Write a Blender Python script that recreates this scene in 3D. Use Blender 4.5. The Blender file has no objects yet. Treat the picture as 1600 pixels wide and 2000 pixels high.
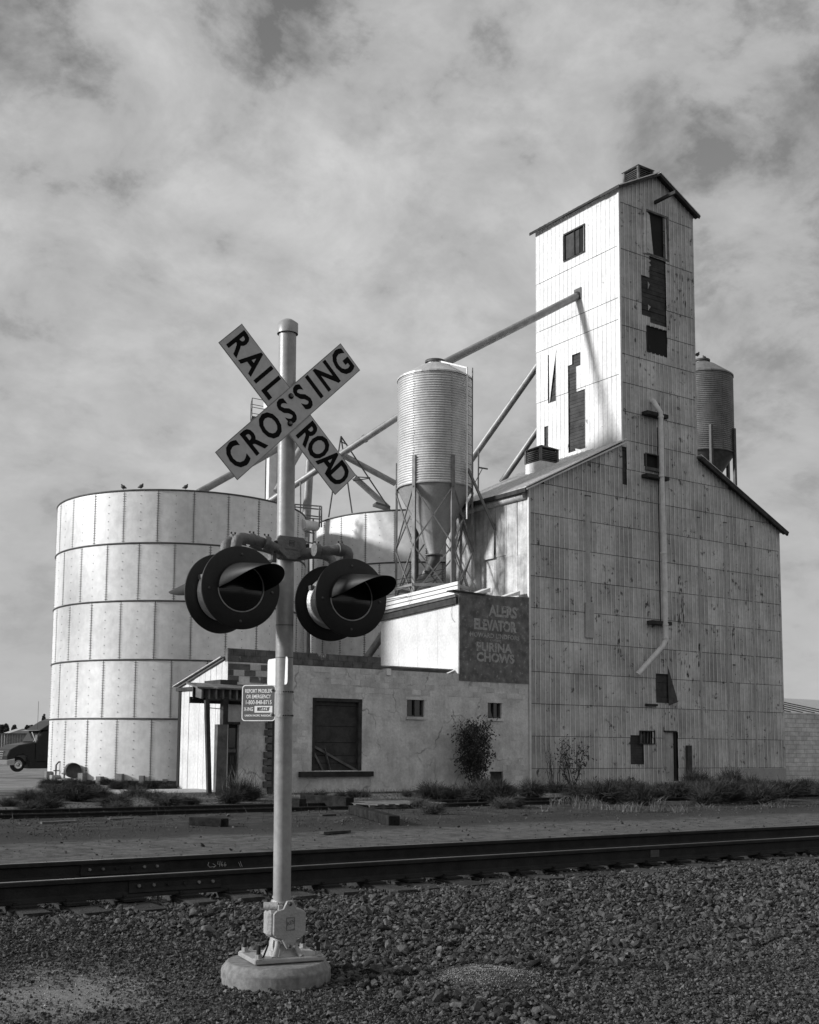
import bpy, bmesh, math, random
import numpy as np
from mathutils import Vector, Matrix
random.seed(7); rng = np.random.default_rng(7)
S = bpy.context.scene
COL = S.collection
PI = math.pi

# ------------------------------------------------------------------ camera
FPX, PITCH, ROLL, PCX, PCY, YAW = 2265.9, 0.10521, -0.008736, 756.8, 1219.2, math.radians(56.04)
EYE = 1.5
def _cam_matrix():
    cp, sp = math.cos(PITCH), math.sin(PITCH)
    right = np.array([1, 0, 0.]); fwd = np.array([0, cp, sp]); down = np.cross(fwd, right)
    cr, sr = math.cos(ROLL), math.sin(ROLL)
    m = np.array([cr*right+sr*down, -sr*right+cr*down, fwd])
    b = np.array([[math.sin(YAW), math.cos(YAW), 0], [-math.cos(YAW), math.sin(YAW), 0], [0, 0, 1]])
    return m @ b.T
CM = _cam_matrix()
cam = bpy.data.cameras.new('camera'); camo = bpy.data.objects.new('camera', cam); COL.objects.link(camo)
cam.sensor_fit = 'HORIZONTAL'; cam.sensor_width = 36; cam.lens = FPX/1600*36
cam.shift_x = (800-PCX)/1600; cam.shift_y = (PCY-1000)/1600
cam.clip_start = 0.1; cam.clip_end = 20000
R3 = Matrix(((CM[0][0], -CM[1][0], -CM[2][0]), (CM[0][1], -CM[1][1], -CM[2][1]), (CM[0][2], -CM[1][2], -CM[2][2])))
camo.matrix_world = Matrix.Translation((0, 0, EYE)) @ R3.to_4x4()
S.camera = camo

def ray(x, y): return CM.T @ np.array([(x-PCX)/FPX, (y-PCY)/FPX, 1.])
def onZ(x, y, z=0.): d = ray(x, y); return Vector(np.array([0, 0, EYE]) + (z-EYE)/d[2]*d)
def onY(x, y, Y=34.): d = ray(x, y); return Vector(np.array([0, 0, EYE]) + Y/d[1]*d)
def onX(x, y, X): d = ray(x, y); return Vector(np.array([0, 0, EYE]) + X/d[0]*d)
def atD(x, y, D): d = ray(x, y); return Vector(np.array([0, 0, EYE]) + D/(CM @ d)[2]*d)
def onP(x, y, p0, n):
    d = ray(x, y); o = np.array([0, 0, EYE]); t = np.dot(np.array(p0)-o, n)/np.dot(d, n); return Vector(o+t*d)

# ------------------------------------------------------------------ world, sun, exposure
SUN_DIR = Vector((-1.0, 0.46, 0.40)).normalized()
W = bpy.data.worlds.new('World'); S.world = W; W.use_nodes = True
nt = W.node_tree; nt.nodes.clear()
def N(t, typ, **kw):
    n = t.nodes.new(typ)
    for k, v in kw.items():
        if hasattr(n, k): setattr(n, k, v)
        else: n.inputs[k].default_value = v
    return n
def sky_nodes():
    L = nt.links.new
    out = N(nt, 'ShaderNodeOutputWorld'); bg = N(nt, 'ShaderNodeBackground'); L(bg.outputs[0], out.inputs[0])
    sky = N(nt, 'ShaderNodeTexSky'); sky.sky_type = 'NISHITA'; sky.sun_disc = False
    sky.sun_elevation = math.asin(SUN_DIR.z); sky.sun_rotation = math.atan2(SUN_DIR.x, SUN_DIR.y)
    bw = N(nt, 'ShaderNodeRGBToBW'); L(sky.outputs[0], bw.inputs[0])
    tc = N(nt, 'ShaderNodeTexCoord'); sep = N(nt, 'ShaderNodeSeparateXYZ'); L(tc.outputs['Generated'], sep.inputs[0])
    zc = N(nt, 'ShaderNodeMath', operation='MAXIMUM'); L(sep.outputs[2], zc.inputs[0]); zc.inputs[1].default_value = 0.0
    za = N(nt, 'ShaderNodeMath', operation='ADD'); L(zc.outputs[0], za.inputs[0]); za.inputs[1].default_value = 0.42
    dx = N(nt, 'ShaderNodeMath', operation='DIVIDE'); L(sep.outputs[0], dx.inputs[0]); L(za.outputs[0], dx.inputs[1])
    dy = N(nt, 'ShaderNodeMath', operation='DIVIDE'); L(sep.outputs[1], dy.inputs[0]); L(za.outputs[0], dy.inputs[1])
    cv = N(nt, 'ShaderNodeCombineXYZ'); L(dx.outputs[0], cv.inputs[0]); L(dy.outputs[0], cv.inputs[1]); cv.inputs[2].default_value = 3.7
    def noise(scale, detail, rough, dist, off):
        m = N(nt, 'ShaderNodeMapping'); m.inputs['Location'].default_value = off; L(cv.outputs[0], m.inputs[0])
        n = N(nt, 'ShaderNodeTexNoise'); n.inputs['Scale'].default_value = scale; n.inputs['Detail'].default_value = detail
        n.inputs['Roughness'].default_value = rough; n.inputs['Distortion'].default_value = dist
        L(m.outputs[0], n.inputs['Vector']); return n.outputs[0]
    big = noise(1.7, 3, .5, .2, (2.3, 1.1, 0)); mid = noise(6.5, 10, .60, .25, (0.4, 5.2, 0)); fine = noise(13, 9, .62, .1, (7, 2, 0))
    def mth(op, a, b):
        m = N(nt, 'ShaderNodeMath', operation=op)
        for i, v in enumerate((a, b)):
            if isinstance(v, (int, float)): m.inputs[i].default_value = v
            else: L(v, m.inputs[i])
        return m.outputs[0]
    bil = mth('SUBTRACT', 1.0, mth('MULTIPLY', mth('ABSOLUTE', mth('SUBTRACT', fine, .5), 0), 5.0))
    s = mth('ADD', mth('MULTIPLY', big, .34), mth('ADD', mth('MULTIPLY', mid, .50), mth('ADD', mth('MULTIPLY', fine, .13), mth('MULTIPLY', bil, .035))))
    ramp = N(nt, 'ShaderNodeValToRGB'); L(s, ramp.inputs[0]); cr = ramp.color_ramp; cr.interpolation = 'LINEAR'
    pts = [(.41, .16), (.457, .31), (.495, .44), (.53, .50), (.65, .74)]
    cr.elements[0].position, cr.elements[1].position = pts[0][0], pts[-1][0]
    for p, v in pts[1:-1]: cr.elements.new(p)
    for e, (p, v) in zip(cr.elements, pts): e.color = (v, v, v, 1)
    # the cloud deck thins to an even veil lower in the sky
    veil = N(nt, 'ShaderNodeMapRange'); L(sep.outputs[2], veil.inputs[0])
    veil.inputs[1].default_value = 0.0; veil.inputs[2].default_value = 0.60; veil.inputs[3].default_value = .9; veil.inputs[4].default_value = .0
    mv = N(nt, 'ShaderNodeMix'); mv.data_type = 'RGBA'; L(veil.outputs[0], mv.inputs[0]); L(ramp.outputs[0], mv.inputs[6]); mv.inputs[7].default_value = (.50, .50, .50, 1)
    base = mth('MULTIPLY', bw.outputs[0], .1)
    mx = N(nt, 'ShaderNodeMix'); mx.data_type = 'RGBA'; mx.inputs[0].default_value = .93
    L(base, mx.inputs[6]); L(mv.outputs[2], mx.inputs[7])
    bg.inputs[1].default_value = 1.0
    L(mx.outputs[2], bg.inputs[0])
sky_nodes()
sun = bpy.data.lights.new('sun', 'SUN'); sun.energy = 4.3; sun.angle = math.radians(6.5); sun.color = (1, 1, 1)
suno = bpy.data.objects.new('sun', sun); COL.objects.link(suno)
suno.rotation_euler = SUN_DIR.to_track_quat('Z', 'Y').to_euler(); suno.location = (-20, 10, 30)
S.view_settings.view_transform = 'Standard'; S.view_settings.look = 'None'; S.view_settings.gamma = 1; S.view_settings.exposure = 0.0
S.view_settings.use_curve_mapping = False
S.cycles.max_bounces = 5

# ------------------------------------------------------------------ materials (the photograph is black and white: all greys)
def gm(name, a, b=None, scale=2.0, rough=.7, metal=0., bump=0., bscale=30., streak=0., streak_v=.05, spots=0., spot_v=.03, spot_s=8., rv=0., crack=0., crack_s=1.2, spec=.4, detail=6, lo=.35, hi=.65):
    m = bpy.data.materials.new(name); m.use_nodes = True; t = m.node_tree; L = t.links.new
    p = t.nodes['Principled BSDF']; p.inputs['Roughness'].default_value = rough; p.inputs['Metallic'].default_value = metal
    p.inputs['Specular IOR Level'].default_value = spec
    b = a if b is None else b
    g = N(t, 'ShaderNodeNewGeometry'); pos = g.outputs['Position']
    def noise(s, d=detail, vec=pos, r=.6):
        n = N(t, 'ShaderNodeTexNoise'); n.inputs['Scale'].default_value = s; n.inputs['Detail'].default_value = d; n.inputs['Roughness'].default_value = r
        L(vec, n.inputs['Vector']); return n.outputs[0]
    def mr(v, l, h, o0, o1):
        r = N(t, 'ShaderNodeMapRange'); L(v, r.inputs[0])
        for i, x in enumerate((l, h, o0, o1)): r.inputs[i+1].default_value = x
        return r.outputs[0]
    def mix(f, x, y):
        n = N(t, 'ShaderNodeMix'); n.data_type = 'FLOAT'
        for i, v in ((0, f), (2, x), (3, y)):
            if isinstance(v, (int, float)): n.inputs[i].default_value = v
            else: L(v, n.inputs[i])
        return n.outputs[0]
    def mul(x, y, op='MULTIPLY'):
        n = N(t, 'ShaderNodeMath', operation=op)
        for i, v in enumerate((x, y)):
            if isinstance(v, (int, float)): n.inputs[i].default_value = v
            else: L(v, n.inputs[i])
        return n.outputs[0]
    c = mr(noise(scale), lo, hi, a, b)
    c = mul(c, mr(noise(scale*9, 4), .3, .7, .88, 1.12))
    if streak:
        mp = N(t, 'ShaderNodeMapping'); mp.inputs['Scale'].default_value = (5, 5, .35); L(pos, mp.inputs[0])
        f = mul(mr(noise(1.6, 7, mp.outputs[0], .65), .5, .68, 0, streak), mr(noise(scale*.6+.3, 3), .35, .6, .25, 1))
        c = mix(f, c, streak_v)
    if spots:
        f = mr(noise(spot_s, 8, pos, .7), 1-spots*.6, 1-spots*.6+.05, 0, 1)
        c = mix(f, c, spot_v)
    if crack:
        mpv = N(t, 'ShaderNodeVectorMath', operation='ADD'); L(pos, mpv.inputs[0])
        nn = N(t, 'ShaderNodeTexNoise'); nn.inputs['Scale'].default_value = 3; L(pos, nn.inputs['Vector'])
        sc = N(t, 'ShaderNodeVectorMath', operation='SCALE'); L(nn.outputs['Color'], sc.inputs[0]); sc.inputs[3].default_value = .45
        L(sc.outputs[0], mpv.inputs[1])
        v = N(t, 'ShaderNodeTexVoronoi'); v.feature = 'DISTANCE_TO_EDGE'; v.inputs['Scale'].default_value = crack_s; L(mpv.outputs[0], v.inputs['Vector'])
        f = mul(mr(v.outputs[0], 0.0, .03, crack, 0), mr(noise(.8, 3), .46, .6, 0, 1))
        c = mix(f, c, .06)
    if rv:
        oi = N(t, 'ShaderNodeObjectInfo'); c = mul(c, mr(oi.outputs['Random'], 0, 1, 1-rv, 1+rv))
    cc = N(t, 'ShaderNodeCombineColor')
    for i in range(3): L(c, cc.inputs[i])
    L(cc.outputs[0], p.inputs['Base Color'])
    if bump:
        bn = N(t, 'ShaderNodeBump'); bn.inputs['Strength'].default_value = min(1, bump); bn.inputs['Distance'].default_value = .02
        L(noise(bscale, 5), bn.inputs['Height']); L(bn.outputs[0], p.inputs['Normal'])
    return m
M = {}
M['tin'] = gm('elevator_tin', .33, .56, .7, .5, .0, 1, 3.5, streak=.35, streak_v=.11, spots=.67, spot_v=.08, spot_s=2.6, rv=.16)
M['rib'] = gm('worn_rib', .70, .85, 3, .5, .0, 0, streak=.5, streak_v=.15)
M['tin_light'] = gm('pale_patched_tin', .34, .46, 2, .5, 0, .3, 8, streak=.5, streak_v=.12)
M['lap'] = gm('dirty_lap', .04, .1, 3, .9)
M['tin_left'] = gm('sunlit_side_tin', .60, .74, .9, .5, .0, .8, 3.5, streak=.3, streak_v=.3, spots=.58, spot_v=.2, spot_s=4, rv=.05)  # lit copy of the elevator tin, sunlight put into its paler colour
M['corr'] = gm('old_corrugated_tin', .32, .60, 1.6, .55, .1, .2, 20, streak=.8, streak_v=.12, rv=.12)
M['roof_tin'] = gm('roof_tin', .60, .72, 1.5, .5, .1, .3, 12, streak=.3, streak_v=.2)
M['tank'] = gm('bolted_tank_steel', .64, .72, .35, .5, .08, .4, 2.5, streak=.12, streak_v=.3, rv=.04)
M['tank_dark'] = gm('tank_seam_dark', .05, .09, 4, .7)
M['bin'] = gm('galvanised_bin', .48, .62, 1.5, .5, .3, .1, 20, streak=.25, streak_v=.15)
M['bin_dark'] = gm('weathered_bin', .16, .26, 1.5, .5, .3, .1, 20, streak=.6, streak_v=.07)
M['hopper'] = gm('hopper_steel', .28, .36, 1.5, .55, .2, .1, 20)
M['pipe'] = gm('spout_steel', .22, .34, 2.5, .5, .3, .1, 20, streak=.3, streak_v=.12)
M['pipe_l'] = gm('pale_downspout', .62, .76, 4, .55, .1, .2, 60, streak=.3, streak_v=.15)
M['angle'] = gm('leg_steel', .13, .22, 3, .6, .2)
M['dark_steel'] = gm('dark_steel', .05, .09, 5, .6)
M['rust'] = gm('rusty_rail', .010, .024, 6, .75, .2, .5, 60)
M['railtop'] = gm('worn_rail_head', .16, .22, 6, .35, .8)
M['wood_dk'] = gm('dark_wood', .022, .055, 3, .9, 0, .6, 40, rv=.25)
M['wood'] = gm('weathered_wood', .07, .16, 3, .9, 0, .6, 40, rv=.2)
M['tie'] = gm('creosote_tie', .016, .045, 5, .95, 0, .9, 30, rv=.3)
M['old_tie'] = gm('rotten_sleeper', .008, .026, 6, .95, 0, .9, 25, rv=.3, spec=.1)
M['plank_board'] = gm('boarding_panel', .03, .065, 2.5, .85, 0, .5, 30, rv=.1)
M['void'] = gm('unlit_interior', .012, .02, 1, .95)
M['concrete'] = gm('pale_plaster', .46, .72, 1.3, .9, 0, 1, 9, streak=.25, streak_v=.2, spots=.56, spot_v=.2, spot_s=2.2, crack=.6, crack_s=.8)
M['block'] = gm('painted_block', .48, .68, 2.2, .9, 0, .8, 40, rv=.12, spots=.55, spot_v=.22, spot_s=5)
M['blockdk'] = gm('bare_block', .08, .17, 3, .95, 0, .9, 40, rv=.18, spots=.62, spot_v=.5, spot_s=1.8)
M['white_wall'] = gm('whitewashed_wall', .56, .68, 1.2, .85, 0, .3, 14, streak=.25, streak_v=.5, spots=.5, spot_v=.3, spot_s=5)
M['signwall'] = gm('dark_painted_sign_wall', .10, .22, 3.0, .9, 0, .8, 30, spots=.68, spot_v=.34, spot_s=6)
M['signpaint'] = gm('faded_lettering', .30, .46, 6, .9, 0, .5, 40, spots=.71, spot_v=.14, spot_s=8)
M['footing'] = gm('cast_footing', .15, .26, 25, .95, 0, .4, 260)
M['slab'] = gm('concrete_slab', .3, .38, 2, .9, 0, .5, 30)
M['mast'] = gm('aluminium_painted_mast', .27, .37, 3, .42, .2, .06, 60, spots=.60, spot_v=.06, spot_s=9, streak=.15, streak_v=.3)
M['cast'] = gm('painted_casting', .28, .36, 6, .5, .1, .3, 60, streak=.2, streak_v=.2)
M['cast_dk'] = gm('weathered_casting', .11, .18, 8, .55, .2, .4, 60)
M['sign'] = gm('crossbuck_sheeting', .45, .51, 2, .45, 0, .03, 60)
M['signback'] = gm('sign_edge', .2, .25, 5, .5, .3)
M['ink'] = gm('black_lettering', .006, .009, 5, .8, spec=.1)
M['lampblack'] = gm('lamp_black', .013, .021, 5, .55, 0, .1, 40, spec=.3)
M['drum'] = gm('lamp_housing', .4, .55, 6, .45, .3, .3, 60, streak=.4, streak_v=.15)
M['hoodin'] = gm('hood_black', .006, .009, 5, .7, spec=.2)
M['lens'] = gm('unlit_lens', .006, .01, 20, .14, 0, 0, spec=.5)
M['plate'] = gm('emergency_plate', .09, .11, 3, .4)
M['plateink'] = gm('plate_lettering', .75, .8, 5, .5)
M['white'] = gm('white_enamel', .75, .8, 4, .5)
M['chalk'] = gm('chalk_paint', .5, .6, 20, .9)
M['truck'] = gm('truck_paint', .010, .016, 4, .35, 0, 0, spec=.35)
M['chrome'] = gm('chrome', .6, .65, 3, .18, .95)
M['tyre'] = gm('tyre_rubber', .015, .022, 10, .85)
M['glass'] = gm('dark_glass', .015, .02, 3, .1, 0, 0, spec=.7)
M['ground'] = None
M['rock'] = gm('ballast_stone', .014, .11, 14, .9, 0, .7, 60, rv=.75, lo=.3, hi=.7)
M['grit'] = gm('fine_grit', .025, .095, 30, .95, 0, 0, rv=.75, detail=2)
M['grit_l'] = gm('pale_grit', .14, .30, 30, .95, 0, 0, rv=.6, detail=2)
M['weed'] = gm('dry_weed', .05, .10, 3, .9, 0, 0, rv=.25, spec=.1)
M['weed_dk'] = gm('dark_weed', .03, .06, 3, .9, 0, 0, rv=.25, spec=.1)
M['straw'] = gm('pale_straw', .09, .18, 3, .9, 0, 0, rv=.2, spec=.1)
M['leaf'] = gm('leaf', .03, .06, 5, .6, 0, 0, rv=.2)
M['bark'] = gm('bark', .04, .08, 8, .9)
M['feather'] = gm('pigeon_feather', .04, .08, 20, .7)
M['farwood'] = gm('far_fence_board', .12, .2, 3, .9)

# ------------------------------------------------------------------ helpers
def tag(o, label=None, cat=None, group=None, kind=None):
    if label: o['label'] = label
    if cat: o['category'] = cat
    if group: o['group'] = group
    if kind: o['kind'] = kind
    return o
def thing(name, label, cat, loc=(0, 0, 0), group=None):
    o = bpy.data.objects.new(name, None); o.empty_display_size = .2; COL.objects.link(o); o.location = loc
    return tag(o, label, cat, group)
def wloc(o):
    v = Vector((0, 0, 0))
    while o is not None: v += Vector(o.location); o = o.parent
    return v
class MB:
    def __init__(s): s.v = []; s.f = []; s.sm = []
    def add(s, vs, fs, smooth=False):
        n = len(s.v); s.v += [tuple(v) for v in vs]; s.f += [tuple(i+n for i in f) for f in fs]; s.sm += [smooth]*len(fs); return s
    def box(s, x0, x1, y0, y1, z0, z1):
        return s.add([(x0,y0,z0),(x1,y0,z0),(x1,y1,z0),(x0,y1,z0),(x0,y0,z1),(x1,y0,z1),(x1,y1,z1),(x0,y1,z1)],
                     [(0,3,2,1),(4,5,6,7),(0,1,5,4),(1,2,6,5),(2,3,7,6),(3,0,4,7)])
    def obox(s, c, ax, ay, az):   # oriented box: centre + half-axis vectors
        c, ax, ay, az = map(Vector, (c, ax, ay, az))
        vs = [c+sx*ax+sy*ay+sz*az for sz in (-1, 1) for sx, sy in ((-1,-1),(1,-1),(1,1),(-1,1))]
        fs = [(0,3,2,1),(4,5,6,7),(0,1,5,4),(1,2,6,5),(2,3,7,6),(3,0,4,7)]
        if ax.cross(ay).dot(az) < 0: fs = [f[::-1] for f in fs]
        return s.add(vs, fs)
    def bar(s, a, b, w, h=None, up=(0, 0, 1)):
        a, b = Vector(a), Vector(b); d = (b-a); l = d.length; d.normalize(); up = Vector(up)
        if abs(d.dot(up)) > .95: up = Vector((0, 1, 0))
        x = d.cross(up).normalized(); y = x.cross(d); h = w if h is None else h
        return s.obox((a+b)/2, d*l/2, x*w/2, y*h/2)
    def tube(s, pts, r, seg=12, caps=True, smooth=True):
        pts = [Vector(p) for p in pts]; n = len(pts); rs = r if isinstance(r, (list, tuple)) else [r]*n
        vs = []; t0 = (pts[1]-pts[0]).normalized(); x = t0.orthogonal().normalized()
        for i, p in enumerate(pts):
            t = ((pts[min(i+1, n-1)]-pts[max(i-1, 0)])).normalized(); x = (x-t*x.dot(t)).normalized(); y = t.cross(x)
            for k in range(seg):
                a = 2*PI*k/seg; vs.append(p+(x*math.cos(a)+y*math.sin(a))*rs[i])
        fs = [(i*seg+k, i*seg+(k+1)%seg, (i+1)*seg+(k+1)%seg, (i+1)*seg+k) for i in range(n-1) for k in range(seg)]
        s.add(vs, fs, smooth)
        if caps: s.add(vs[:seg], [tuple(range(seg))[::-1]]); s.add(vs[-seg:], [tuple(range(seg))])
        return s
    def lathe(s, prof, o=(0, 0, 0), ax=(0, 0, 1), seg=32, a0=0, a1=2*PI, smooth=True):
        o, ax = Vector(o), Vector(ax).normalized(); x = ax.orthogonal().normalized() if abs(ax.z) < .99 else Vector((1, 0, 0)); y = ax.cross(x)
        full = abs(a1-a0-2*PI) < 1e-6; ns = seg if full else seg+1
        vs = [o+ax*h+(x*math.cos(a0+(a1-a0)*k/seg)+y*math.sin(a0+(a1-a0)*k/seg))*r for r, h in prof for k in range(ns)]
        fs = [(i*ns+k, i*ns+(k+1) % ns, (i+1)*ns+(k+1) % ns, (i+1)*ns+k) for i in range(len(prof)-1) for k in range(seg)]
        return s.add(vs, fs, smooth)
    def prism(s, poly, off):      # planar polygon (list of 3-D points) extruded by vector off
        poly = [Vector(p) for p in poly]; off = Vector(off); n = len(poly)
        nrm = Vector((0, 0, 0))
        for i in range(n): nrm += poly[i].cross(poly[(i+1) % n])
        if nrm.dot(off) > 0: poly = poly[::-1]
        vs = poly+[p+off for p in poly]
        fs = [tuple(range(n)), tuple(range(2*n-1, n-1, -1))]+[(i, i+n, (i+1) % n+n, (i+1) % n) for i in range(n)]
        return s.add(vs, fs)
    def mesh(s, name, mat, off=Vector((0, 0, 0))):
        me = bpy.data.meshes.new(name); me.from_pydata([tuple(Vector(v)-off) for v in s.v], [], s.f)
        me.polygons.foreach_set('use_smooth', s.sm); me.materials.append(mat); me.update(); return me
    def build(s, name, mat, parent=None, bevel=0., origin=None):
        off = wloc(parent) if parent is not None else Vector((0, 0, 0)); loc = Vector((0, 0, 0))
        if origin is not None: loc = Vector(origin)-off; off = Vector(origin)
        me = s.mesh(name, mat, off)
        if bevel:
            bm = bmesh.new(); bm.from_mesh(me)
            ed = [e for e in bm.edges if len(e.link_faces) == 2 and e.calc_face_angle(0) > .6]
            bmesh.ops.bevel(bm, geom=ed, offset=bevel, segments=1, affect='EDGES', profile=.5); bm.to_mesh(me); bm.free()
        o = bpy.data.objects.new(name, me); COL.objects.link(o); o.parent = parent; o.location = loc; return o
def put(name, me, parent, loc):       # share mesh data
    o = bpy.data.objects.new(name, me); COL.objects.link(o); o.parent = parent; o.location = Vector(loc)-wloc(parent) if parent else loc; return o
def struct(o): o['kind'] = 'structure'; return o
def stuff(o): o['kind'] = 'stuff'; return o
def copy_tree(o, parent=None):
    kids = [c for c in COL.objects if c.parent == o]
    c = o.copy(); COL.objects.link(c)
    if parent: c.parent = parent
    for k in kids: copy_tree(k, c)
    return c
DG = None
def text_mesh(txt, size, weight=0., align='CENTER', narrow=1., space=1.):
    cu = bpy.data.curves.new('lettering', 'FONT'); cu.body = txt; cu.size = size; cu.offset = weight; cu.align_x = align; cu.align_y = 'CENTER'
    cu.space_character = space; cu.extrude = .0; cu.resolution_u = 3
    o = bpy.data.objects.new('tmp', cu); COL.objects.link(o)
    bpy.context.view_layer.update()
    me = bpy.data.meshes.new_from_object(o.evaluated_get(bpy.context.evaluated_depsgraph_get()))
    vs = [(v.co.x*narrow, v.co.y) for v in me.vertices]; fs = [tuple(p.vertices) for p in me.polygons]
    bpy.data.objects.remove(o); bpy.data.curves.remove(cu); bpy.data.meshes.remove(me)
    return vs, fs
def letter(txt, size, c, u, v, nrm, lift, mat, parent, name='lettering', **kw):
    """text centred on c, running along u with up v, lifted lift along nrm; same small thickness as paint or film"""
    vs, fs = text_mesh(txt, size, **kw); u, v, nrm, c = Vector(u), Vector(v), Vector(nrm), Vector(c)
    mb = MB(); P = [c+u*x+v*y+nrm*lift for x, y in vs]
    if u.cross(v).dot(nrm) < 0: fs = [f[::-1] for f in fs]
    mb.add(P, fs); return mb.build(name, mat, parent)

# ------------------------------------------------------------------ ground
TIE_TOP = .13; RAIL_BASE = .155; RAIL_TOP = EYE-1.16
YR0, YR1 = 9.98, 11.485               # inner track, head centre lines
YS0, YS1 = 22.6, 24.105               # siding
def vnoise(x, y, seed=0):
    """cheap smooth value noise on arrays"""
    xi = np.floor(x).astype(int); yi = np.floor(y).astype(int); xf = x-xi; yf = y-yi
    def h(i, j):
        n = (i*374761393+j*668265263+seed*974711) & 0x7fffffff; n = (n ^ (n >> 13))*1274126177 & 0x7fffffff; return (n & 0xffff)/65535.
    u = xf*xf*(3-2*xf); w = yf*yf*(3-2*yf)
    return (h(xi, yi)*(1-u)+h(xi+1, yi)*u)*(1-w)+(h(xi, yi+1)*(1-u)+h(xi+1, yi+1)*u)*w
def fbm(x, y, s, o=4, seed=0):
    r = 0; a = .5
    for k in range(o): r = r+a*vnoise(x*s, y*s, seed+k); s *= 2.03; a *= .5
    return r
MOUND = onZ(950, 1905, .05); SANDC = onZ(110, 1945, 0.)
def gz(x, y):
    x = np.asarray(x, float); y = np.asarray(y, float)
    def ss(a, b, t): t = np.clip((t-a)/(b-a), 0, 1); return t*t*(3-2*t)
    z = .0+.0*x
    z = z+(.09)*ss(7.2, 9.3, y)*(1-ss(12.3, 14, y))           # ballast shoulder
    z = z+.02*(fbm(x, y, .9, 4, 3)-.5)*2*(1-ss(9.1, 9.3, y)*(1-ss(12, 12.4, y))) + .008*(fbm(x, y, 5, 3, 9)-.5)
    z = z+.04*ss(14, 18, y)+.03*ss(21, 22, y)*(1-ss(25, 26, y))
    z = z+.12*(fbm(x, y, .35, 3, 21)-.5)*ss(25.5, 28, y)*(1-ss(31.5, 33, y))
    z = z-.1*ss(30, 33.5, y)
    z = z-.9*ss(46, 70, y)
    z = z+.10*np.exp(-(((x-MOUND.x)*.829+(y-MOUND.y)*-.559)/.33)**2-(((x-MOUND.x)*.5555+(y-MOUND.y)*.825)/.45)**2)*(1+.5*(fbm(x,y,6,2,5)-.5))
    return z
def gzf(x, y): return float(gz(x, y))
def ground_mat():
    m = bpy.data.materials.new('dirt_ground'); m.use_nodes = True; t = m.node_tree; L = t.links.new; p = t.nodes['Principled BSDF']
    p.inputs['Roughness'].default_value = .95; p.inputs['Specular IOR Level'].default_value = .15
    g = N(t, 'ShaderNodeNewGeometry'); pos = g.outputs['Position']
    def noise(s, d=6, r=.6):
        n = N(t, 'ShaderNodeTexNoise'); n.inputs['Scale'].default_value = s; n.inputs['Detail'].default_value = d; n.inputs['Roughness'].default_value = r; L(pos, n.inputs['Vector']); return n.outputs[0]
    def mr(v, l, h, o0, o1):
        r = N(t, 'ShaderNodeMapRange'); r.interpolation_type = 'SMOOTHSTEP'; L(v, r.inputs[0])
        for i, x in enumerate((l, h, o0, o1)): r.inputs[i+1].default_value = x
        return r.outputs[0]
    def op(o, a, b):
        n = N(t, 'ShaderNodeMath', operation=o)
        for i, v in enumerate((a, b)):
            if isinstance(v, (int, float)): n.inputs[i].default_value = v
            else: L(v, n.inputs[i])
        return n.outputs[0]
    def mix(f, a, b):
        n = N(t, 'ShaderNodeMix'); n.data_type = 'FLOAT'
        for i, v in ((0, f), (2, a), (3, b)):
            if isinstance(v, (int, float)): n.inputs[i].default_value = v
            else: L(v, n.inputs[i])
        return n.outputs[0]
    sp = N(t, 'ShaderNodeSeparateXYZ'); L(pos, sp.inputs[0]); X, Y = sp.outputs[0], sp.outputs[1]
    near = mr(noise(2.2), .35, .65, .035, .075)
    grain = mr(noise(120, 4, .8), .3, .7, .5, 1.6)
    # pale sandy patch in front of the footing on the left
    sx = op('SUBTRACT', X, SANDC.x); sy = op('SUBTRACT', Y, SANDC.y)
    r = op('SQRT', op('ADD', op('MULTIPLY', sx, sx), op('MULTIPLY', sy, sy)), 0)
    sand = op('MULTIPLY', mr(op('ADD', r, op('MULTIPLY', noise(2.5), 1.2)), 1.0, 2.1, 1, 0), .95)
    c = mix(sand, near, .22)
    # service road beyond the main track
    road = op('MULTIPLY', mr(op('ADD', Y, noise(.7)), 13.6, 14.4, 0, 1), mr(op('ADD', Y, op('MULTIPLY', noise(.4), 2)), 17.5, 20.5, 1, 0))
    c = mix(road, c, mr(noise(5), .35, .65, .085, .14))
    spur = mr(Y, 25.5, 27.5, 0, 1)
    c = mix(spur, c, mr(noise(.8), .38, .62, .05, .15))
    band = op('MULTIPLY', mr(op('ADD', Y, op('MULTIPLY', noise(.5), 3)), 18.3, 19.2, 0, 1), mr(op('ADD', Y, op('MULTIPLY', noise(1.1), 2)), 20.2, 21.5, 1, 0))
    c = mix(op('MULTIPLY', band, .7), c, .035)
    c = mix(mr(noise(1.7, 8, .7), .52, .62, 0, .5), c, .035)
    yard = mr(Y, 37, 42, 0, 1)
    c = mix(yard, c, mr(noise(.5), .35, .65, .16, .26))
    c = op('MULTIPLY', c, grain)
    cc = N(t, 'ShaderNodeCombineColor')
    for i in range(3): L(c, cc.inputs[i])
    L(cc.outputs[0], p.inputs['Base Color'])
    b = N(t, 'ShaderNodeBump'); b.inputs['Strength'].default_value = .8; b.inputs['Distance'].default_value = .02
    L(op('ADD', noise(60, 6, .75), op('MULTIPLY', noise(7, 6, .7), 3)), b.inputs['Height']); L(b.outputs[0], p.inputs['Normal'])
    return m
M['ground'] = ground_mat()
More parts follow.
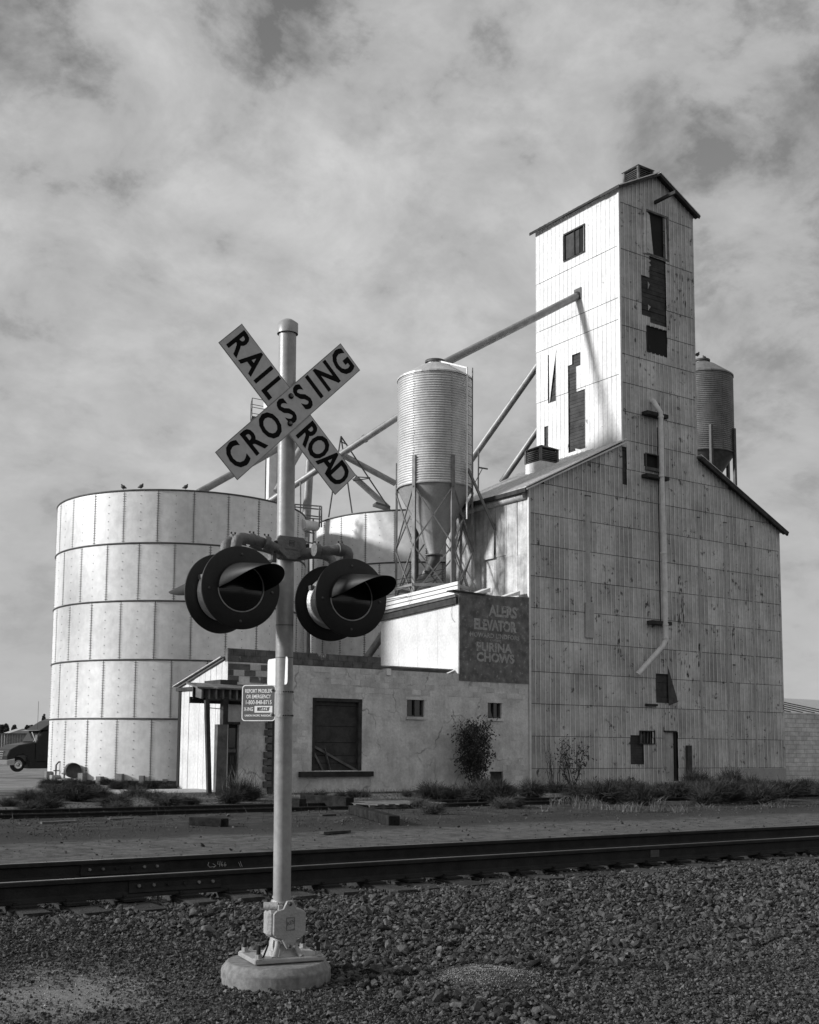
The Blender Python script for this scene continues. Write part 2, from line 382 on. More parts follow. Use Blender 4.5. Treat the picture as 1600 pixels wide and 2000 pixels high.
def build_ground():
    xs = np.concatenate([[-9000, -2000, -500, -120, -40, -12], np.arange(-4, 16, .1), np.arange(16, 60, .6), [70, 100, 160, 400, 1500, 9000]])
    ys = np.concatenate([[-3000, -300, -30, -5], np.arange(1, 15, .09), np.arange(15, 36, .3), np.arange(36, 80, 2), [90, 120, 200, 400, 1200, 4000, 12000]])
    X, Y = np.meshgrid(xs, ys); Z = gz(X, Y); nx = len(xs)
    v = np.stack([X, Y, Z], -1).reshape(-1, 3)
    me = bpy.data.meshes.new('ground'); i, j = np.meshgrid(np.arange(nx-1), np.arange(len(ys)-1)); a = (j*nx+i).ravel()
    f = np.stack([a, a+1, a+nx+1, a+nx], -1)
    me.vertices.add(len(v)); me.vertices.foreach_set('co', v.ravel()); me.loops.add(f.size); me.loops.foreach_set('vertex_index', f.ravel())
    me.polygons.add(len(f)); me.polygons.foreach_set('loop_start', np.arange(len(f))*4); me.polygons.foreach_set('use_smooth', np.ones(len(f), bool)); me.update(calc_edges=True)
    me.materials.append(M['ground']); o = bpy.data.objects.new('ground', me); COL.objects.link(o); struct(o)
build_ground()

# ------------------------------------------------------------------ railway tracks
def rail_profile():   # (across, up): flat-bottomed rail
    h = RAIL_TOP-RAIL_BASE
    return [(-.076, 0), (.076, 0), (.076, .012), (.02, .03), (.009, .045), (.009, h-.05), (.037, h-.036), (.037, h-.008), (.03, h), (-.03, h), (-.037, h-.008), (-.037, h-.036), (-.009, h-.05), (-.009, .045), (-.02, .03), (-.076, .012)]
def make_rail(parent, Y, x0, x1, zb, sc=1., worn=True, name='rail'):
    p = rail_profile(); n = len(p); mb = MB()
    mb.prism([(x0, Y+a*sc, zb+b*sc) for a, b in p], (x1-x0, 0, 0)); r = mb.build(name, M['rust'], parent)
    if worn:
        h = (RAIL_TOP-RAIL_BASE)*sc
        MB().box(x0, x1, Y-.024*sc, Y+.024*sc, zb+h-.002, zb+h+.0015).build('running_surface', M['railtop'], r)
        # running_surface lies on the head of its rail
    return r
trk = thing('railway_track', 'nearest railway track, two dark rails on wooden ties bedded in crushed stone', 'railway track', (6, 10.7, 0))
r_near = make_rail(trk, YR0, -8, 60, RAIL_BASE); r_far = make_rail(trk, YR1, -8, 60, RAIL_BASE)
tie_me = MB().box(-.115, .115, -1.3, 1.3, -.18, 0).mesh('tie', M['tie'])
plate_me = MB().box(-.1, .1, -.18, .18, 0, .022).mesh('tie_plate', M['rust'])
spk = MB().box(-.012, .012, -.03, .012, 0, .035).mesh('spike', M['rust'])
k = 0
for x in np.arange(-3, 34, .50):
    x += random.uniform(-.04, .04)
    t = put('tie', tie_me, trk, (x, (YR0+YR1)/2+random.uniform(-.14, .1), TIE_TOP+random.uniform(-.012, .006))); t.rotation_euler = (random.uniform(-.004, .004), random.uniform(-.02, .02), random.uniform(-.03, .03))
    if x < 22:
        for Y in (YR0, YR1):
            put('tie_plate', plate_me, trk, (x, Y, TIE_TOP+.003))
            for sx, sy in ((-.07, -.09), (.06, .1)): put('spike', spk, trk, (x+sx, Y+sy, TIE_TOP+.02))
def joint_bar(rail, Y, x, front=True, xs=()):
    mb = MB().prism([(x-.45, Y-.012-.0, RAIL_BASE+.03), (x-.45, Y-.034, RAIL_BASE+.035), (x-.45, Y-.026, RAIL_BASE+.07), (x-.45, Y-.022, RAIL_BASE+.12), (x-.45, Y-.032, RAIL_BASE+.142), (x-.45, Y-.012, RAIL_BASE+.146)], (.9, 0, 0))
    j = mb.build('joint_bar', M['rust'], rail)
    for bx in (-.36, -.22, -.08, .08, .22, .36):
        MB().lathe([(0, .022), (.014, .022), (.016, .018), (.016, 0)], (x+bx, Y-.024, RAIL_BASE+.094), (0, -1, 0), 6, smooth=False).build('bolt', M['angle'] if abs(bx) > .1 else M['rust'], j)
xa = onY(240, 1697, YR1).x; xb = onY(342, 1735, YR0).x
joint_bar(r_far, YR1, xa); joint_bar(r_near, YR0, xb)
mb = MB()
def web_mark(pts, Y, rail, name='chalk_mark'):
    P = [onY(a, b, Y-.0135) for a, b in pts]; mb = MB()
    for a, b in zip(P[:-1], P[1:]): mb.bar(a, b, .004, .006, up=(0, 1, 0))
    return mb
m_ = MB()
Pm = [[(408, 1684), (406, 1690), (410, 1694), (421, 1692)], [(416, 1687), (422, 1691), (417, 1695)], [(410, 1698), (414, 1703)],
      [(426, 1682), (425, 1688), (430, 1688)], [(430, 1682), (429, 1693)], [(434, 1683), (432, 1690), (434, 1692), (436, 1690), (434, 1688), (432, 1690)], [(440, 1684), (438, 1689), (439, 1692), (442, 1690), (441, 1688), (438, 1690)],
      [(469, 1682), (475, 1698)], [(466, 1684), (472, 1699)]]
for q in Pm:
    P = [onY(a, b, YR1-.0135) for a, b in q]
    for a, b in zip(P[:-1], P[1:]): m_.bar(a, b, .003, .0045, up=(0, 1, 0))
tag(m_.build('chalk_number', M['chalk'], r_far), 'white chalked arrow and number 466 on the rail web')
a = onY(1271, 1662, YR0-.013); b = onY(1288, 1676, YR0-.013)
MB().box(a.x, b.x, YR0-.0135, YR0-.0095, RAIL_BASE+.05, RAIL_BASE+.135).build('paint_patch', M['wood'], r_near)
sd = thing('siding_track', 'low rusty siding track half buried in dirt and weeds before the buildings', 'railway track', (18, 23.4, 0))
make_rail(sd, YS0, -6, 70, .0, .85, False); make_rail(sd, YS1, -6, 70, .0, .85, False)
for x in np.arange(2, 46, .62):
    put('tie', tie_me, sd, (x+random.uniform(-.08, .08), (YS0+YS1)/2, .03+random.uniform(-.03, .015))).rotation_euler = (0, 0, random.uniform(-.05, .05))

# ------------------------------------------------------------------ grain elevator
EX0, EX1, TX0, TX1, EY, EB = 29.53, 44.80, 34.66, 39.28, 34.0, 39.33
EAVE, TEAVE, TPEAK, ROOFJ = 11.68, 25.45, 26.62, 14.25
elev = thing('grain_elevator', 'tall weathered tin sided grain elevator with a narrow headhouse tower', 'grain elevator', ((EX0+EX1)/2, EY, 0))
def core(name, x0, x1, y0, y1, z0, z1): return MB().box(x0, x1, y0, y1, z0, z1)
# timber core just behind the sheets (seen only where sheets are missing)
g = .09
c1 = MB().prism([(EX0+g, EY+g, -.3), (EX1-g, EY+g, -.3), (EX1-g, EY+g, EAVE-.12), (TX1, EY+g, ROOFJ-.12), (TX0, EY+g, ROOFJ-.12), (EX0+g, EY+g, EAVE-.12)], (0, EB-EY-2*g, 0)).build('timber_body', M['wood_dk'], elev)
c2 = MB().prism([(TX0+g, EY+g, ROOFJ-1), (TX1-g, EY+g, ROOFJ-1), (TX1-g, EY+g, TEAVE-.15), ((TX0+TX1)/2, EY+g, TPEAK-.15), (TX0+g, EY+g, TEAVE-.15)], (0, EB-EY-2*g, 0)).build('tower_timber', M['wood_dk'], elev)
def front_top(s):     # roofline of the front wall, s = world x
    if s < TX0: return EAVE+(ROOFJ-EAVE)*(s-EX0)/(TX0-EX0)
    if s > TX1: return EAVE+(ROOFJ-EAVE)*(EX1-s)/(EX1-TX1)
    m = (TX0+TX1)/2; return TPEAK-(TPEAK-TEAVE)*abs(s-m)/(m-TX0)
_panel_cache = {}
def siding(parent, P0, u, nrm, length, strip, rows_at, topf, zbot, holes, mat, nstrip=2, key='a', crimp=.022, lap=.016, jitter=.0, ribmat=None, ribw=.036):
    """tin sheets: each sheet an object; holes = (s0, s1, z0, z1) along the wall. rows_at(s) gives seam heights"""
    P0, u, nrm = Vector(P0), Vector(u), Vector(nrm); ns = max(1, int(round(length/strip))); w = length/ns; cnt = 0
    for c0 in range(0, ns, nstrip):
        k = min(nstrip, ns-c0); s0 = c0*w; seams = rows_at(s0)
        for za, zb in zip(seams[:-1], seams[1:]):
            za = max(za, zbot)
            if zb <= za+.02: continue
            cells = []; full = True
            zb -= .018
            for i in range(k):
                a = s0+i*w; b = a+w; t0, t1 = topf(a+.001), topf(b-.001)
                if min(t0, t1) < za+.03: full = False; continue
                iv = [(za, za, min(zb, t0), min(zb, t1))]
                if min(t0, t1) < zb: full = False
                for h0, h1, y0, y1 in holes:
                    if h0 < (a+b)/2 < h1 and y0 < zb and y1 > za:
                        full = False; nv = []
                        for q0, q0b, q1, q1b in iv:
                            if y1 <= q0 or y0 >= max(q1, q1b): nv.append((q0, q0b, q1, q1b)); continue
                            if y0 > q0+.02: nv.append((q0, q0b, min(y0, q1), min(y0, q1b)))
                            if y1 < min(q1, q1b)-.02: nv.append((y1, y1, q1, q1b))
                        iv = nv
                cells += [(i, *q) for q in iv]
            if not cells: continue
            ck = (key, k, round(zb-za, 3), round(w, 4), mat.name)
            if full and ck in _panel_cache: me = _panel_cache[ck]
            else:
                mb = MB(); ribs = []
                for i, q0, q0b, q1, q1b in cells:
                    a = i*w; b = a+w; H = zb-za
                    def off(z): return lap*(1-(z-za)/H)
                    prof = [(a+.002, crimp), (a+ribw, crimp*.8), (a+ribw+.012, .002), (a+w*.55, 0.004), (b-.012, .001), (b-.002, crimp*.75)]
                    vs = []
                    for s, o in prof:
                        f = (s-a)/w; lo = q0*(1-f)+q0b*f; hi = q1*(1-f)+q1b*f
                        for z in (lo, hi): vs.append(u*s+nrm*(o+off(z)+.004)+Vector((0, 0, z-za)))
                    n = len(prof); fs = [(2*j, 2*j+2, 2*j+3, 2*j+1) for j in range(n-1)]; ribs.append(len(mb.f))
                    # folded lower and outer lips give the sheet a thickness
                    for j in (0, n-1): vs.append(vs[2*j]-nrm*.012); vs.append(vs[2*j+1]-nrm*.012)
                    m0 = 2*n; fs += [(0, m0, m0+1, 1), (2*n-2, m0+2, m0+3, 2*n-1)]
                    for j in range(n): vs.append(vs[2*j]-nrm*.014)
                    fs += [(2*j, m0+4+j, m0+5+j, 2*j+2) for j in range(n-1)]
                    if u.cross(Vector((0, 0, 1))).dot(nrm) < 0: fs = [f[::-1] for f in fs]
                    mb.add(vs, fs)
                me = mb.mesh('siding_sheet', mat)
                if ribmat:
                    me.materials.append(ribmat)
                    for q in ribs: me.polygons[q].material_index = 1
                if full: _panel_cache[ck] = me
            o = put('siding_sheet', me, parent, P0+u*s0+nrm*random.uniform(0, .006)+Vector((0, 0, za))); cnt += 1
            if jitter: o.rotation_euler = Vector((0, 0, random.uniform(-jitter, jitter)))
    return cnt
def F(x, y): p = onY(x, y, EY); return p.x, p.z
def rect(px0, py0, px1, py1, Yp=EY):    # hole on the front wall from its picture corners
    a = F(px0, (py0+py1)/2)[0]; b = F(px1, (py0+py1)/2)[0]; m = (px0+px1)/2
    return (a, b, F(m, py1)[1], F(m, py0)[1])
def Lz(px, py): p = onX(px, py, TX0); return p.y, p.z
def lrect(px0, py0, px1, py1):
    m = (px0+px1)/2; return (Lz(px1, (py0+py1)/2)[0], Lz(px0, (py0+py1)/2)[0], Lz(m, py1)[1], Lz(m, py0)[1])
H_win = rect(1262, 420, 1302, 500); H_tear = rect(1266, 505, 1298, 634); H_tearb = rect(1256, 545, 1298, 622); H_tear2 = rect(1256, 622, 1266, 625)
H_sq = rect(1264, 642, 1302, 692); H_slot = rect(1211, 872, 1221, 946); H_vent = rect(1261, 889, 1287, 914)
H_door = rect(1297, 1430, 1321, 1526); H_sw = rect(1249, 1429, 1277, 1452); H_torn = rect(1234, 1436, 1254, 1493); H_flap = rect(1277, 1316, 1304, 1373)
holes = [H_win, H_tear, H_tearb, H_sq, H_slot, H_vent, H_door, H_sw, H_torn, H_flap]
holesF = [(a-EX0, b-EX0, c, d) for a, b, c, d in holes]
RH = 1.245
def rowsA(s): return [-.35, .72]+[.72+RH*i for i in range(1, 12)]
def rowsT(s):
    top = .72+RH*16; return rowsA(s)+[.72+RH*i for i in range(12, 17)]+[top+(TPEAK+.3-top)*q for q in (.34, .67, 1.0)]
def sect(x0, x1, rows):
    siding(elev, (x0, EY, 0), (1, 0, 0), (0, -1, 0), x1-x0, .256, rows, lambda s: front_top(x0+s), -.15, [(a-x0, b-x0, c, d) for a, b, c, d in holes], M['tin'], 2, 'F', ribmat=M['rib'])
_ft = front_top
def front_top(s): return _ft(min(max(s, EX0), EX1))
sect(EX0, TX0, rowsA); sect(TX0+1e-4, TX1-1e-4, rowsT); sect(TX1, EX1, rowsA)
MB().box(EX0+.05, EX1-.05, EY+.055, EY+.075, -.1, .0).build('sill_strip', M['lap'], elev)
# tower, left face (in the sun)
L_win = lrect(1104, 450, 1142, 500); L_spl = lrect(1074, 690, 1087, 785)
LH = [L_win, lrect(1117, 690, 1138, 716), lrect(1108, 712, 1126, 768), lrect(1109, 765, 1146, 792), lrect(1109, 792, 1148, 880), lrect(1064, 832, 1075, 888), lrect(1073, 690, 1087, 785)]
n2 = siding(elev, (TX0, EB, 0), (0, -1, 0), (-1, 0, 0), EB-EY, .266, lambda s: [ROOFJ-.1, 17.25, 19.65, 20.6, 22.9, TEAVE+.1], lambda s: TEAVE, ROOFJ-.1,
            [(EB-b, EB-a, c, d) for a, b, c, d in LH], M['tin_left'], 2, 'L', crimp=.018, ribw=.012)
q = [onX(1072.5, 692, TX0-.03), onX(1086.5, 684, TX0-.03), onX(1073.5, 788, TX0-.03)]
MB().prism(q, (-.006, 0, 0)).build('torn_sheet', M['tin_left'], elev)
# upper left face continues down behind the lean-to roof; right faces
n3 = siding(elev, (TX1, EY, 0), (0, 1, 0), (1, 0, 0), EB-EY, .533, lambda s: [ROOFJ-.1, 17.25, 19.65, 22.3, TEAVE+.1], lambda s: TEAVE, ROOFJ-.1, [], M['tin'], 2, 'R')
siding(elev, (EX1, EY, 0), (0, 1, 0), (1, 0, 0), EB-EY, .533, lambda s: [-.2, 3.1, 6.4, 9.2, EAVE], lambda s: EAVE, -.1, [], M['tin'], 2, 'R2')
# lower left face: corrugated, sheets of its own
def corr_sheet(P0, u, nrm, w, h, mat, parent, pitch=.068, amp=.010, name='corrugated_sheet', topz=None, tilt=0.):
    P0, u, nrm = Vector(P0), Vector(u), Vector(nrm); n = int(w/pitch*4); vs = []
    for i in range(n+1):
        s = w*i/n; o = amp*math.sin(2*PI*s/pitch)
        ht = h if topz is None else topz(s)
        vs += [u*s+nrm*(o+tilt), u*s+nrm*o+Vector((0, 0, ht))]
    fs = [(2*i, 2*i+2, 2*i+3, 2*i+1) for i in range(n)]
    if u.cross(Vector((0, 0, 1))).dot(nrm) < 0: fs = [f[::-1] for f in fs]
    return MB().add([P0+v for v in vs], fs, True).build(name, mat, parent, origin=P0)
yy = EB; 
for i in range(8):
    w = (EB-EY)/8; y1 = EB-i*w
    for z0, z1 in ((-.1, 3.0), (3.0, 6.6), (6.55, 9.15), (9.1, EAVE-.05)):
        if i in (4,) and z0 > 9: 
            corr_sheet((EX0-.05, y1, z0), (0, -1, 0), (-1, 0, 0), w, z1-z0, M['corr'], elev, tilt=.10)
        else:
            corr_sheet((EX0-.03-random.uniform(0, .02), y1, z0+random.uniform(-.08, .08)), (0, -1, 0), (-1, 0, 0), w+.03, z1-z0+.06, M['corr'], elev)
# corner trims
for (x, y, z0, z1) in ((EX0, EY, -.1, EAVE), (TX0, EY, ROOFJ, TEAVE)):
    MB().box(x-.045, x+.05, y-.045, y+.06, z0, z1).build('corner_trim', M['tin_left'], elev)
for (x, y, z0, z1) in ((EX1, EY, .6, EAVE), (TX1, EY, ROOFJ+.05, TEAVE)):
    MB().box(x-.07, x+.03, y-.03, y+.06, z0, z1).build('corner_trim', M['tin'], elev)
# roofs: metal sheets on the slopes
def roof(x0, z0, x1, z1, y0, y1, n, mat, wavy=.0, thick=.05, name='roof_sheet'):
    d = Vector((x1-x0, 0, z1-z0)); up = Vector((-(z1-z0), 0, x1-x0)).normalized(); up = up if up.z > 0 else -up; w = (y1-y0)/n
    for i in range(n):
        ya = y0+i*w; a = Vector((x0, ya, z0))+up*random.uniform(.0, .03); mb = MB()
        b = a+d+up*random.uniform(0, .03)*(1 if wavy else 0)
        mb.prism([a, b, b+Vector((0, w+.02, 0)), a+Vector((0, w+.02, 0))], up*thick*.4)
        for q in (0.02, w*.5, w-.02):
            aa = a+Vector((0, q, 0))+up*.03; mb.bar(aa, aa+(b-a), .03, .03, up=up)
        mb.build(name, mat, elev)
sl = (ROOFJ-EAVE)/(TX0-EX0)
roof(EX0-.35, EAVE-.35*sl+.05, TX0+.05, ROOFJ+.07, EY-.28, EB+.2, 9, M['roof_tin'], 1)
roof(EX1+.32, EAVE-.32*sl+.05, TX1-.05, ROOFJ+.07, EY-.28, EB+.2, 9, M['roof_tin'], 1)
tm = (TX0+TX1)/2; ts = (TPEAK-TEAVE)/(tm-TX0)
roof(TX0-.2, TEAVE-.2*ts+.06, tm, TPEAK+.06, EY-.3, EB+.2, 9, M['roof_tin'], 1)
roof(TX1+.2, TEAVE-.2*ts+.06, tm, TPEAK+.06, EY-.3, EB+.2, 9, M['roof_tin'], 1)
# dark verge boards under the front roof edges
def verge(xa, za, xb, zb, w=.13, th=.05, mat='wood_dk', yo=.27):
    MB().bar((xa, EY-yo, za), (xb, EY-yo, zb), th, w, up=(0, 0, 1)).build('verge_board', M[mat], elev)
    MB().bar((xa, EY-yo/2+.02, za+.02), (xb, EY-yo/2+.02, zb+.02), yo-.04, .03).build('soffit', M[mat], elev)
verge(TX0-.2, TEAVE-.2*ts-.0, tm, TPEAK, w=.09); verge(tm, TPEAK, TX1+.22, TEAVE-.22*ts-.0, w=.16)
verge(TX1+.05, ROOFJ-.04, EX1+.33, EAVE-.33*sl-.02, w=.2, th=.08); verge(EX0-.34, EAVE-.34*sl, TX0+.1, ROOFJ+.03, w=.05, mat='tin_left')
for i in range(5):
    ya = EY-.28+i*(EB+.48-EY)/5
    MB().box(TX0-.25, TX0-.21, ya, ya+(EB+.48-EY)/5-.02, TEAVE-.2*ts+.0-random.uniform(0, .05), TEAVE-.2*ts+.085).build('eave_board', M['wood_dk'], elev)
MB().box(EX0-.40, EX0-.30, EY-.25, EB+.2, EAVE-.35*sl-.10, EAVE-.35*sl+.06).build('eave_board', M['wood_dk'], elev)
MB().tube([(EX0-.1, EY+.1, EAVE-.32), (EX0-.1, EB, EAVE-.32)], .16, 10).build('eave_roll', M['corr'], elev)
# planks seen where sheets are torn away
def planks(H, Yp, n=None, mat='plank_board', hgt=.15, side=False, gap=.012):
    a, b, z0, z1 = H; z = z0-.05
    while z < z1+.02:
        h = hgt*random.uniform(.85, 1.1); d = random.uniform(-.012, .012); z2 = min(z+h-gap, z1+.06)
        if side: MB().box(TX0+.035+d, TX0+.085, a-.12, b+.12, z, z2).build('plank', M[mat], elev)
        else: MB().box(a-.12, b+.12, EY+.035+d, EY+.085, z, z2).build('plank', M[mat], elev)
        z += h
planks((H_tearb[0], H_tearb[1], H_tear[2]-.3, H_tear[3]+.1), 0, hgt=.19); planks(H_torn, 0, hgt=.1); planks(H_slot, 0, hgt=.3); planks(H_flap, 0, hgt=.3)
def shards(H, n, side=False, seed=1, mat='tin'):
    rr = random.Random(seed); mb = MB(); a, b, z0, z1 = H
    for _ in range(n):
        e = rr.choice('LRRLB'); l = rr.uniform(.08, .4); d = rr.uniform(.04, .15)
        if e == 'L': z = rr.uniform(z0, z1-l); q = [(a-.03, z), (a-.03, z+l), (a+d, z+l*rr.uniform(.2, .9))]
        elif e == 'R': z = rr.uniform(z0, z1-l); q = [(b+.03, z), (b+.03, z+l), (b-d, z+l*rr.uniform(.2, .9))]
        else: x = rr.uniform(a, b-l); q = [(x, z0-.03), (x+l, z0-.03), (x+l*rr.random(), z0+d)]
        o = rr.uniform(.03, .10)
        if side: P = [Vector((TX0-.02, q[0][0], q[0][1])), Vector((TX0-.02, q[1][0], q[1][1])), Vector((TX0-.02-o, q[2][0], q[2][1]))]; off = (-.004, 0, 0)
        else: P = [Vector((q[0][0], EY-.02, q[0][1])), Vector((q[1][0], EY-.02, q[1][1])), Vector((q[2][0], EY-.02-o, q[2][1]))]; off = (0, -.004, 0)
        mb.prism(P, off)
    stuff(mb.build('torn_edge', M[mat], elev))
shards(H_tear, 5, seed=9); shards(LH[4], 4, True, 7, 'tin_left')
planks((LH[4][0], LH[4][1], LH[4][2], LH[1][3]), 0, side=True, hgt=.16); planks(LH[5], 0, side=True, hgt=.4); planks(L_spl, 0, side=True, hgt=.2)
a, b, z0, z1 = L_win
o = MB().box(TX0+.03, TX0+.06, a, b, z0, z1).build('window', M['void'], elev)
for (p_, q_) in ((a+(b-a)*.52, b-.05), (a+(b-a)*.27, a+(b-a)*.47)): MB().box(TX0+.0, TX0+.03, p_, q_, z0+.05, z1-.05).build('board', M['plank_board'], o)
for (y0_, y1_, c_, d_) in ((a-.06, b+.06, z1, z1+.07), (a-.06, b+.06, z0-.07, z0), (a-.06, a, z0, z1), (b, b+.06, z0, z1), (a+(b-a)*.48, a+(b-a)*.51, z0, z1)): MB().box(TX0-.05, TX0+.02, y0_, y1_, c_, d_).build('frame', M['wood_dk'], o)
# window in tower front, open hole with hanging boards and frame
def frame_front(H, w=.09, name='window', mat='wood_dk', void=True, ysink=.05, out=.05):
    a, b, z0, z1 = H
    fr = MB()
    fr.box(a-w, b+w, EY-out, EY+ysink, z1, z1+w); fr.box(a-w, b+w, EY-out, EY+ysink, z0-w, z0)
    fr.box(a-w, a, EY-out, EY+ysink, z0, z1); fr.box(b, b+w, EY-out, EY+ysink, z0, z1)
    o = MB().box(a-.02, b+.02, EY+.06, EY+.085, z0-.02, z1+.02).build(name, M['void'], elev)
    fr.build('frame', M[mat], o); return o
wo = frame_front(H_win, .09, mat='wood')
a, b, z0, z1 = H_win
MB().prism([(a, EY-.02, z0), (a+.42, EY-.02, z0), (a+.22, EY-.02, z1-.1), (a, EY-.02, z1)], (0, .03, 0)).build('torn_sheet', M['tin'], wo)
for q in range(3): MB().box(b-.22, b-.02, EY-.015, EY+.012, z0+q*(z1-z0)/3+.02, z0+(q+1)*(z1-z0)/3-.02).build('board', M['wood'], wo)
MB().box(a-.25, a-.1, EY-.12, EY-.02, z0-.1, z1+.15).build('shutter_edge', M['tin'], wo)
o = frame_front(H_sq, .03, 'hatch', out=.03); MB().box(H_sq[0], H_sq[1], EY+.01, EY+.05, H_sq[2], H_sq[3]).build('hatch_cover', M['void'], o)
o = frame_front(H_vent, .04, 'opening', mat='wood', out=.07); MB().box(H_vent[0]-.08, H_vent[1]+.05, EY-.12, EY, H_vent[2]-.16, H_vent[2]-.04).build('sill', M['wood'], o)
o = frame_front(H_sw, .04, 'low_window', out=.06)
for q in range(4):
    xx = H_sw[0]+(q+.6)*(H_sw[1]-H_sw[0])/4.4; MB().bar((xx, EY+.03, H_sw[2]), (xx+random.uniform(-.05, .05), EY+.03, H_sw[3]), .04, .02).build('slat', M['wood'], o)
# door, recessed
a, b, z0, z1 = H_door
o = MB().box(a, b-.1, EY+.05, EY+.084, z0, z1).build('door', M['tin'], elev)
MB().box(b-.1, b-.005, EY-.01, EY+.08, z0, z1).build('door_jamb', M['void'], o); MB().box(a-.02, b+.02, EY-.06, EY+.06, z1, z1+.06).build('door_head', M['wood_dk'], o)
MB().box(a, b+.05, EY-.15, EY+.05, z0-.1, z0-.02).build('doorstep', M['slab'], o)
# head beam of the hoist
p = onY(1280, 408, EY-.05); q = onY(1311, 384, EY-.9)
MB().bar((p.x-.0, EY-1.25, p.z+.30), (p.x+.0, EY+.1, p.z+.30), .1, .14).build('hoist_beam', M['wood_dk'], elev)
# flap of torn tin low on the wall
a, b, z0, z1 = H_flap
MB().prism([(b, EY-.02, z1+.35), (b+.28, EY-.3, z0+.05), (b-.0, EY-.06, z0-.1)], (.012, -.01, 0)).build('torn_flap', M['dark_steel'], elev)
MB().box(a-.55, a+.1, EY-.14, EY-.01, z0-.15, z0-.06).build('ledge', M['wood_dk'], elev)
# big dents / lapped vertical battens on the front
def batten(px, py0, py1, w=.22, out=.035, mat='tin_light'):
    x, zt = F(px, py0); zb = F(px, py1)[1]
    MB().prism([(x-w/2, EY-.015, zb), (x-w*.3, EY-out-.01, zb), (x+w*.3, EY-out-.01, zb), (x+w/2, EY-.015, zb)], (0, 0, zt-zb)).build('patched_strip', M[mat], elev)
    MB().box(x-w*.6, x+w*.6, EY-.06, EY-.02, zt, zt+.05).build('strip_cap', M['dark_steel'], elev)
batten(1147, 970, 1240, .26, .06); batten(1363, 1012, 1500, .13, .05); batten(1415, 1022, 1515, .16, .05); batten(1467, 1030, 1500, .13, .05); batten(1433, 1300, 1520, .14, .03)
o = MB().box(F(1141, 1200)[0], F(1157, 1200)[0], EY-.10, EY-.05, F(1150, 1246)[1], F(1150, 1178)[1]).build('loose_strip', M['tin_light'], elev)
MB().box(F(1337, 1400)[0], F(1345, 1400)[0], EY-.16, EY-.04, F(1340, 1520)[1], F(1341, 1456)[1]).build('leaning_plank', M['wood_dk'], elev)
# vertical downspout on the front with brackets
def dspt(px, py, out): p = onY(px, py, EY-out); return p
P = [dspt(1273, 782, -.05), dspt(1277, 784, .22), dspt(1290, 806, .38), dspt(1291, 816, .38), dspt(1293, 930, .38), dspt(1297, 1080, .38), dspt(1300, 1235, .38), dspt(1300, 1250, .38), dspt(1295, 1262, .38), dspt(1245, 1318, .38)]
dn = MB().tube(P, .108, 14).build('downspout', M['pipe_l'], elev)
a = onY(1284, 835, EY-.03); b = onY(1290, 1215, EY-.03); MB().bar((a.x, EY-.03, a.z), (b.x, EY-.03, b.z), .03, .06, up=(0, 1, 0)).build('dark_strip', M['lap'], elev)  # thin dark strip on the wall left of the downspout
for (x, y) in ((1291, 814), (1292, 930), (1296, 1080), (1300, 1220), (1299, 1246)):
    c = dspt(x, y, .38); MB().tube([c-Vector((0, 0, .04)), c+Vector((0, 0, .04))], .13, 14).build('band', M['pipe_l'], dn)
for (x0, x1, y) in ((1263, 1304, 809), (1263, 1306, 931), (1273, 1311, 1216)):
    a = dspt(x0, y, .3); b = dspt(x1, y, .3)
    MB().box(a.x, b.x, EY-.36, EY-.02, (a.z+b.z)/2-.09, (a.z+b.z)/2+.06).build('bracket', M['wood_dk'], elev)
rf = MB(); rr_ = random.Random(12)
for (cx_, cy_, wx, wy, n_) in ((1330, 1190, 9, 95, 34), (1342, 1310, 12, 30, 10), (1264, 1200, 5, 60, 14), (1210, 1265, 5, 20, 7), (1312, 620, 16, 30, 12), (1365, 1260, 6, 40, 9), (1290, 1400, 30, 30, 8), (1330, 560, 14, 60, 14), (1250, 690, 25, 30, 8), (1400, 1230, 90, 60, 10)):
    for _ in range(n_):
        p = onY(cx_+rr_.gauss(0, wx*.5), cy_+rr_.gauss(0, wy*.5), EY-.04); w_ = rr_.uniform(.012, .05); h_2 = rr_.uniform(.03, .2); m_p = []
        for q in range(6): a_ = q*PI/3; m_p.append((p.x+math.cos(a_)*w_*rr_.uniform(.4, 1.1), EY-.042, p.z+math.sin(a_)*h_2*rr_.uniform(.4, 1.1)))
        rf.prism(m_p, (0, .003, 0))
stuff(rf.build('rust_flakes', M['lap'], elev))
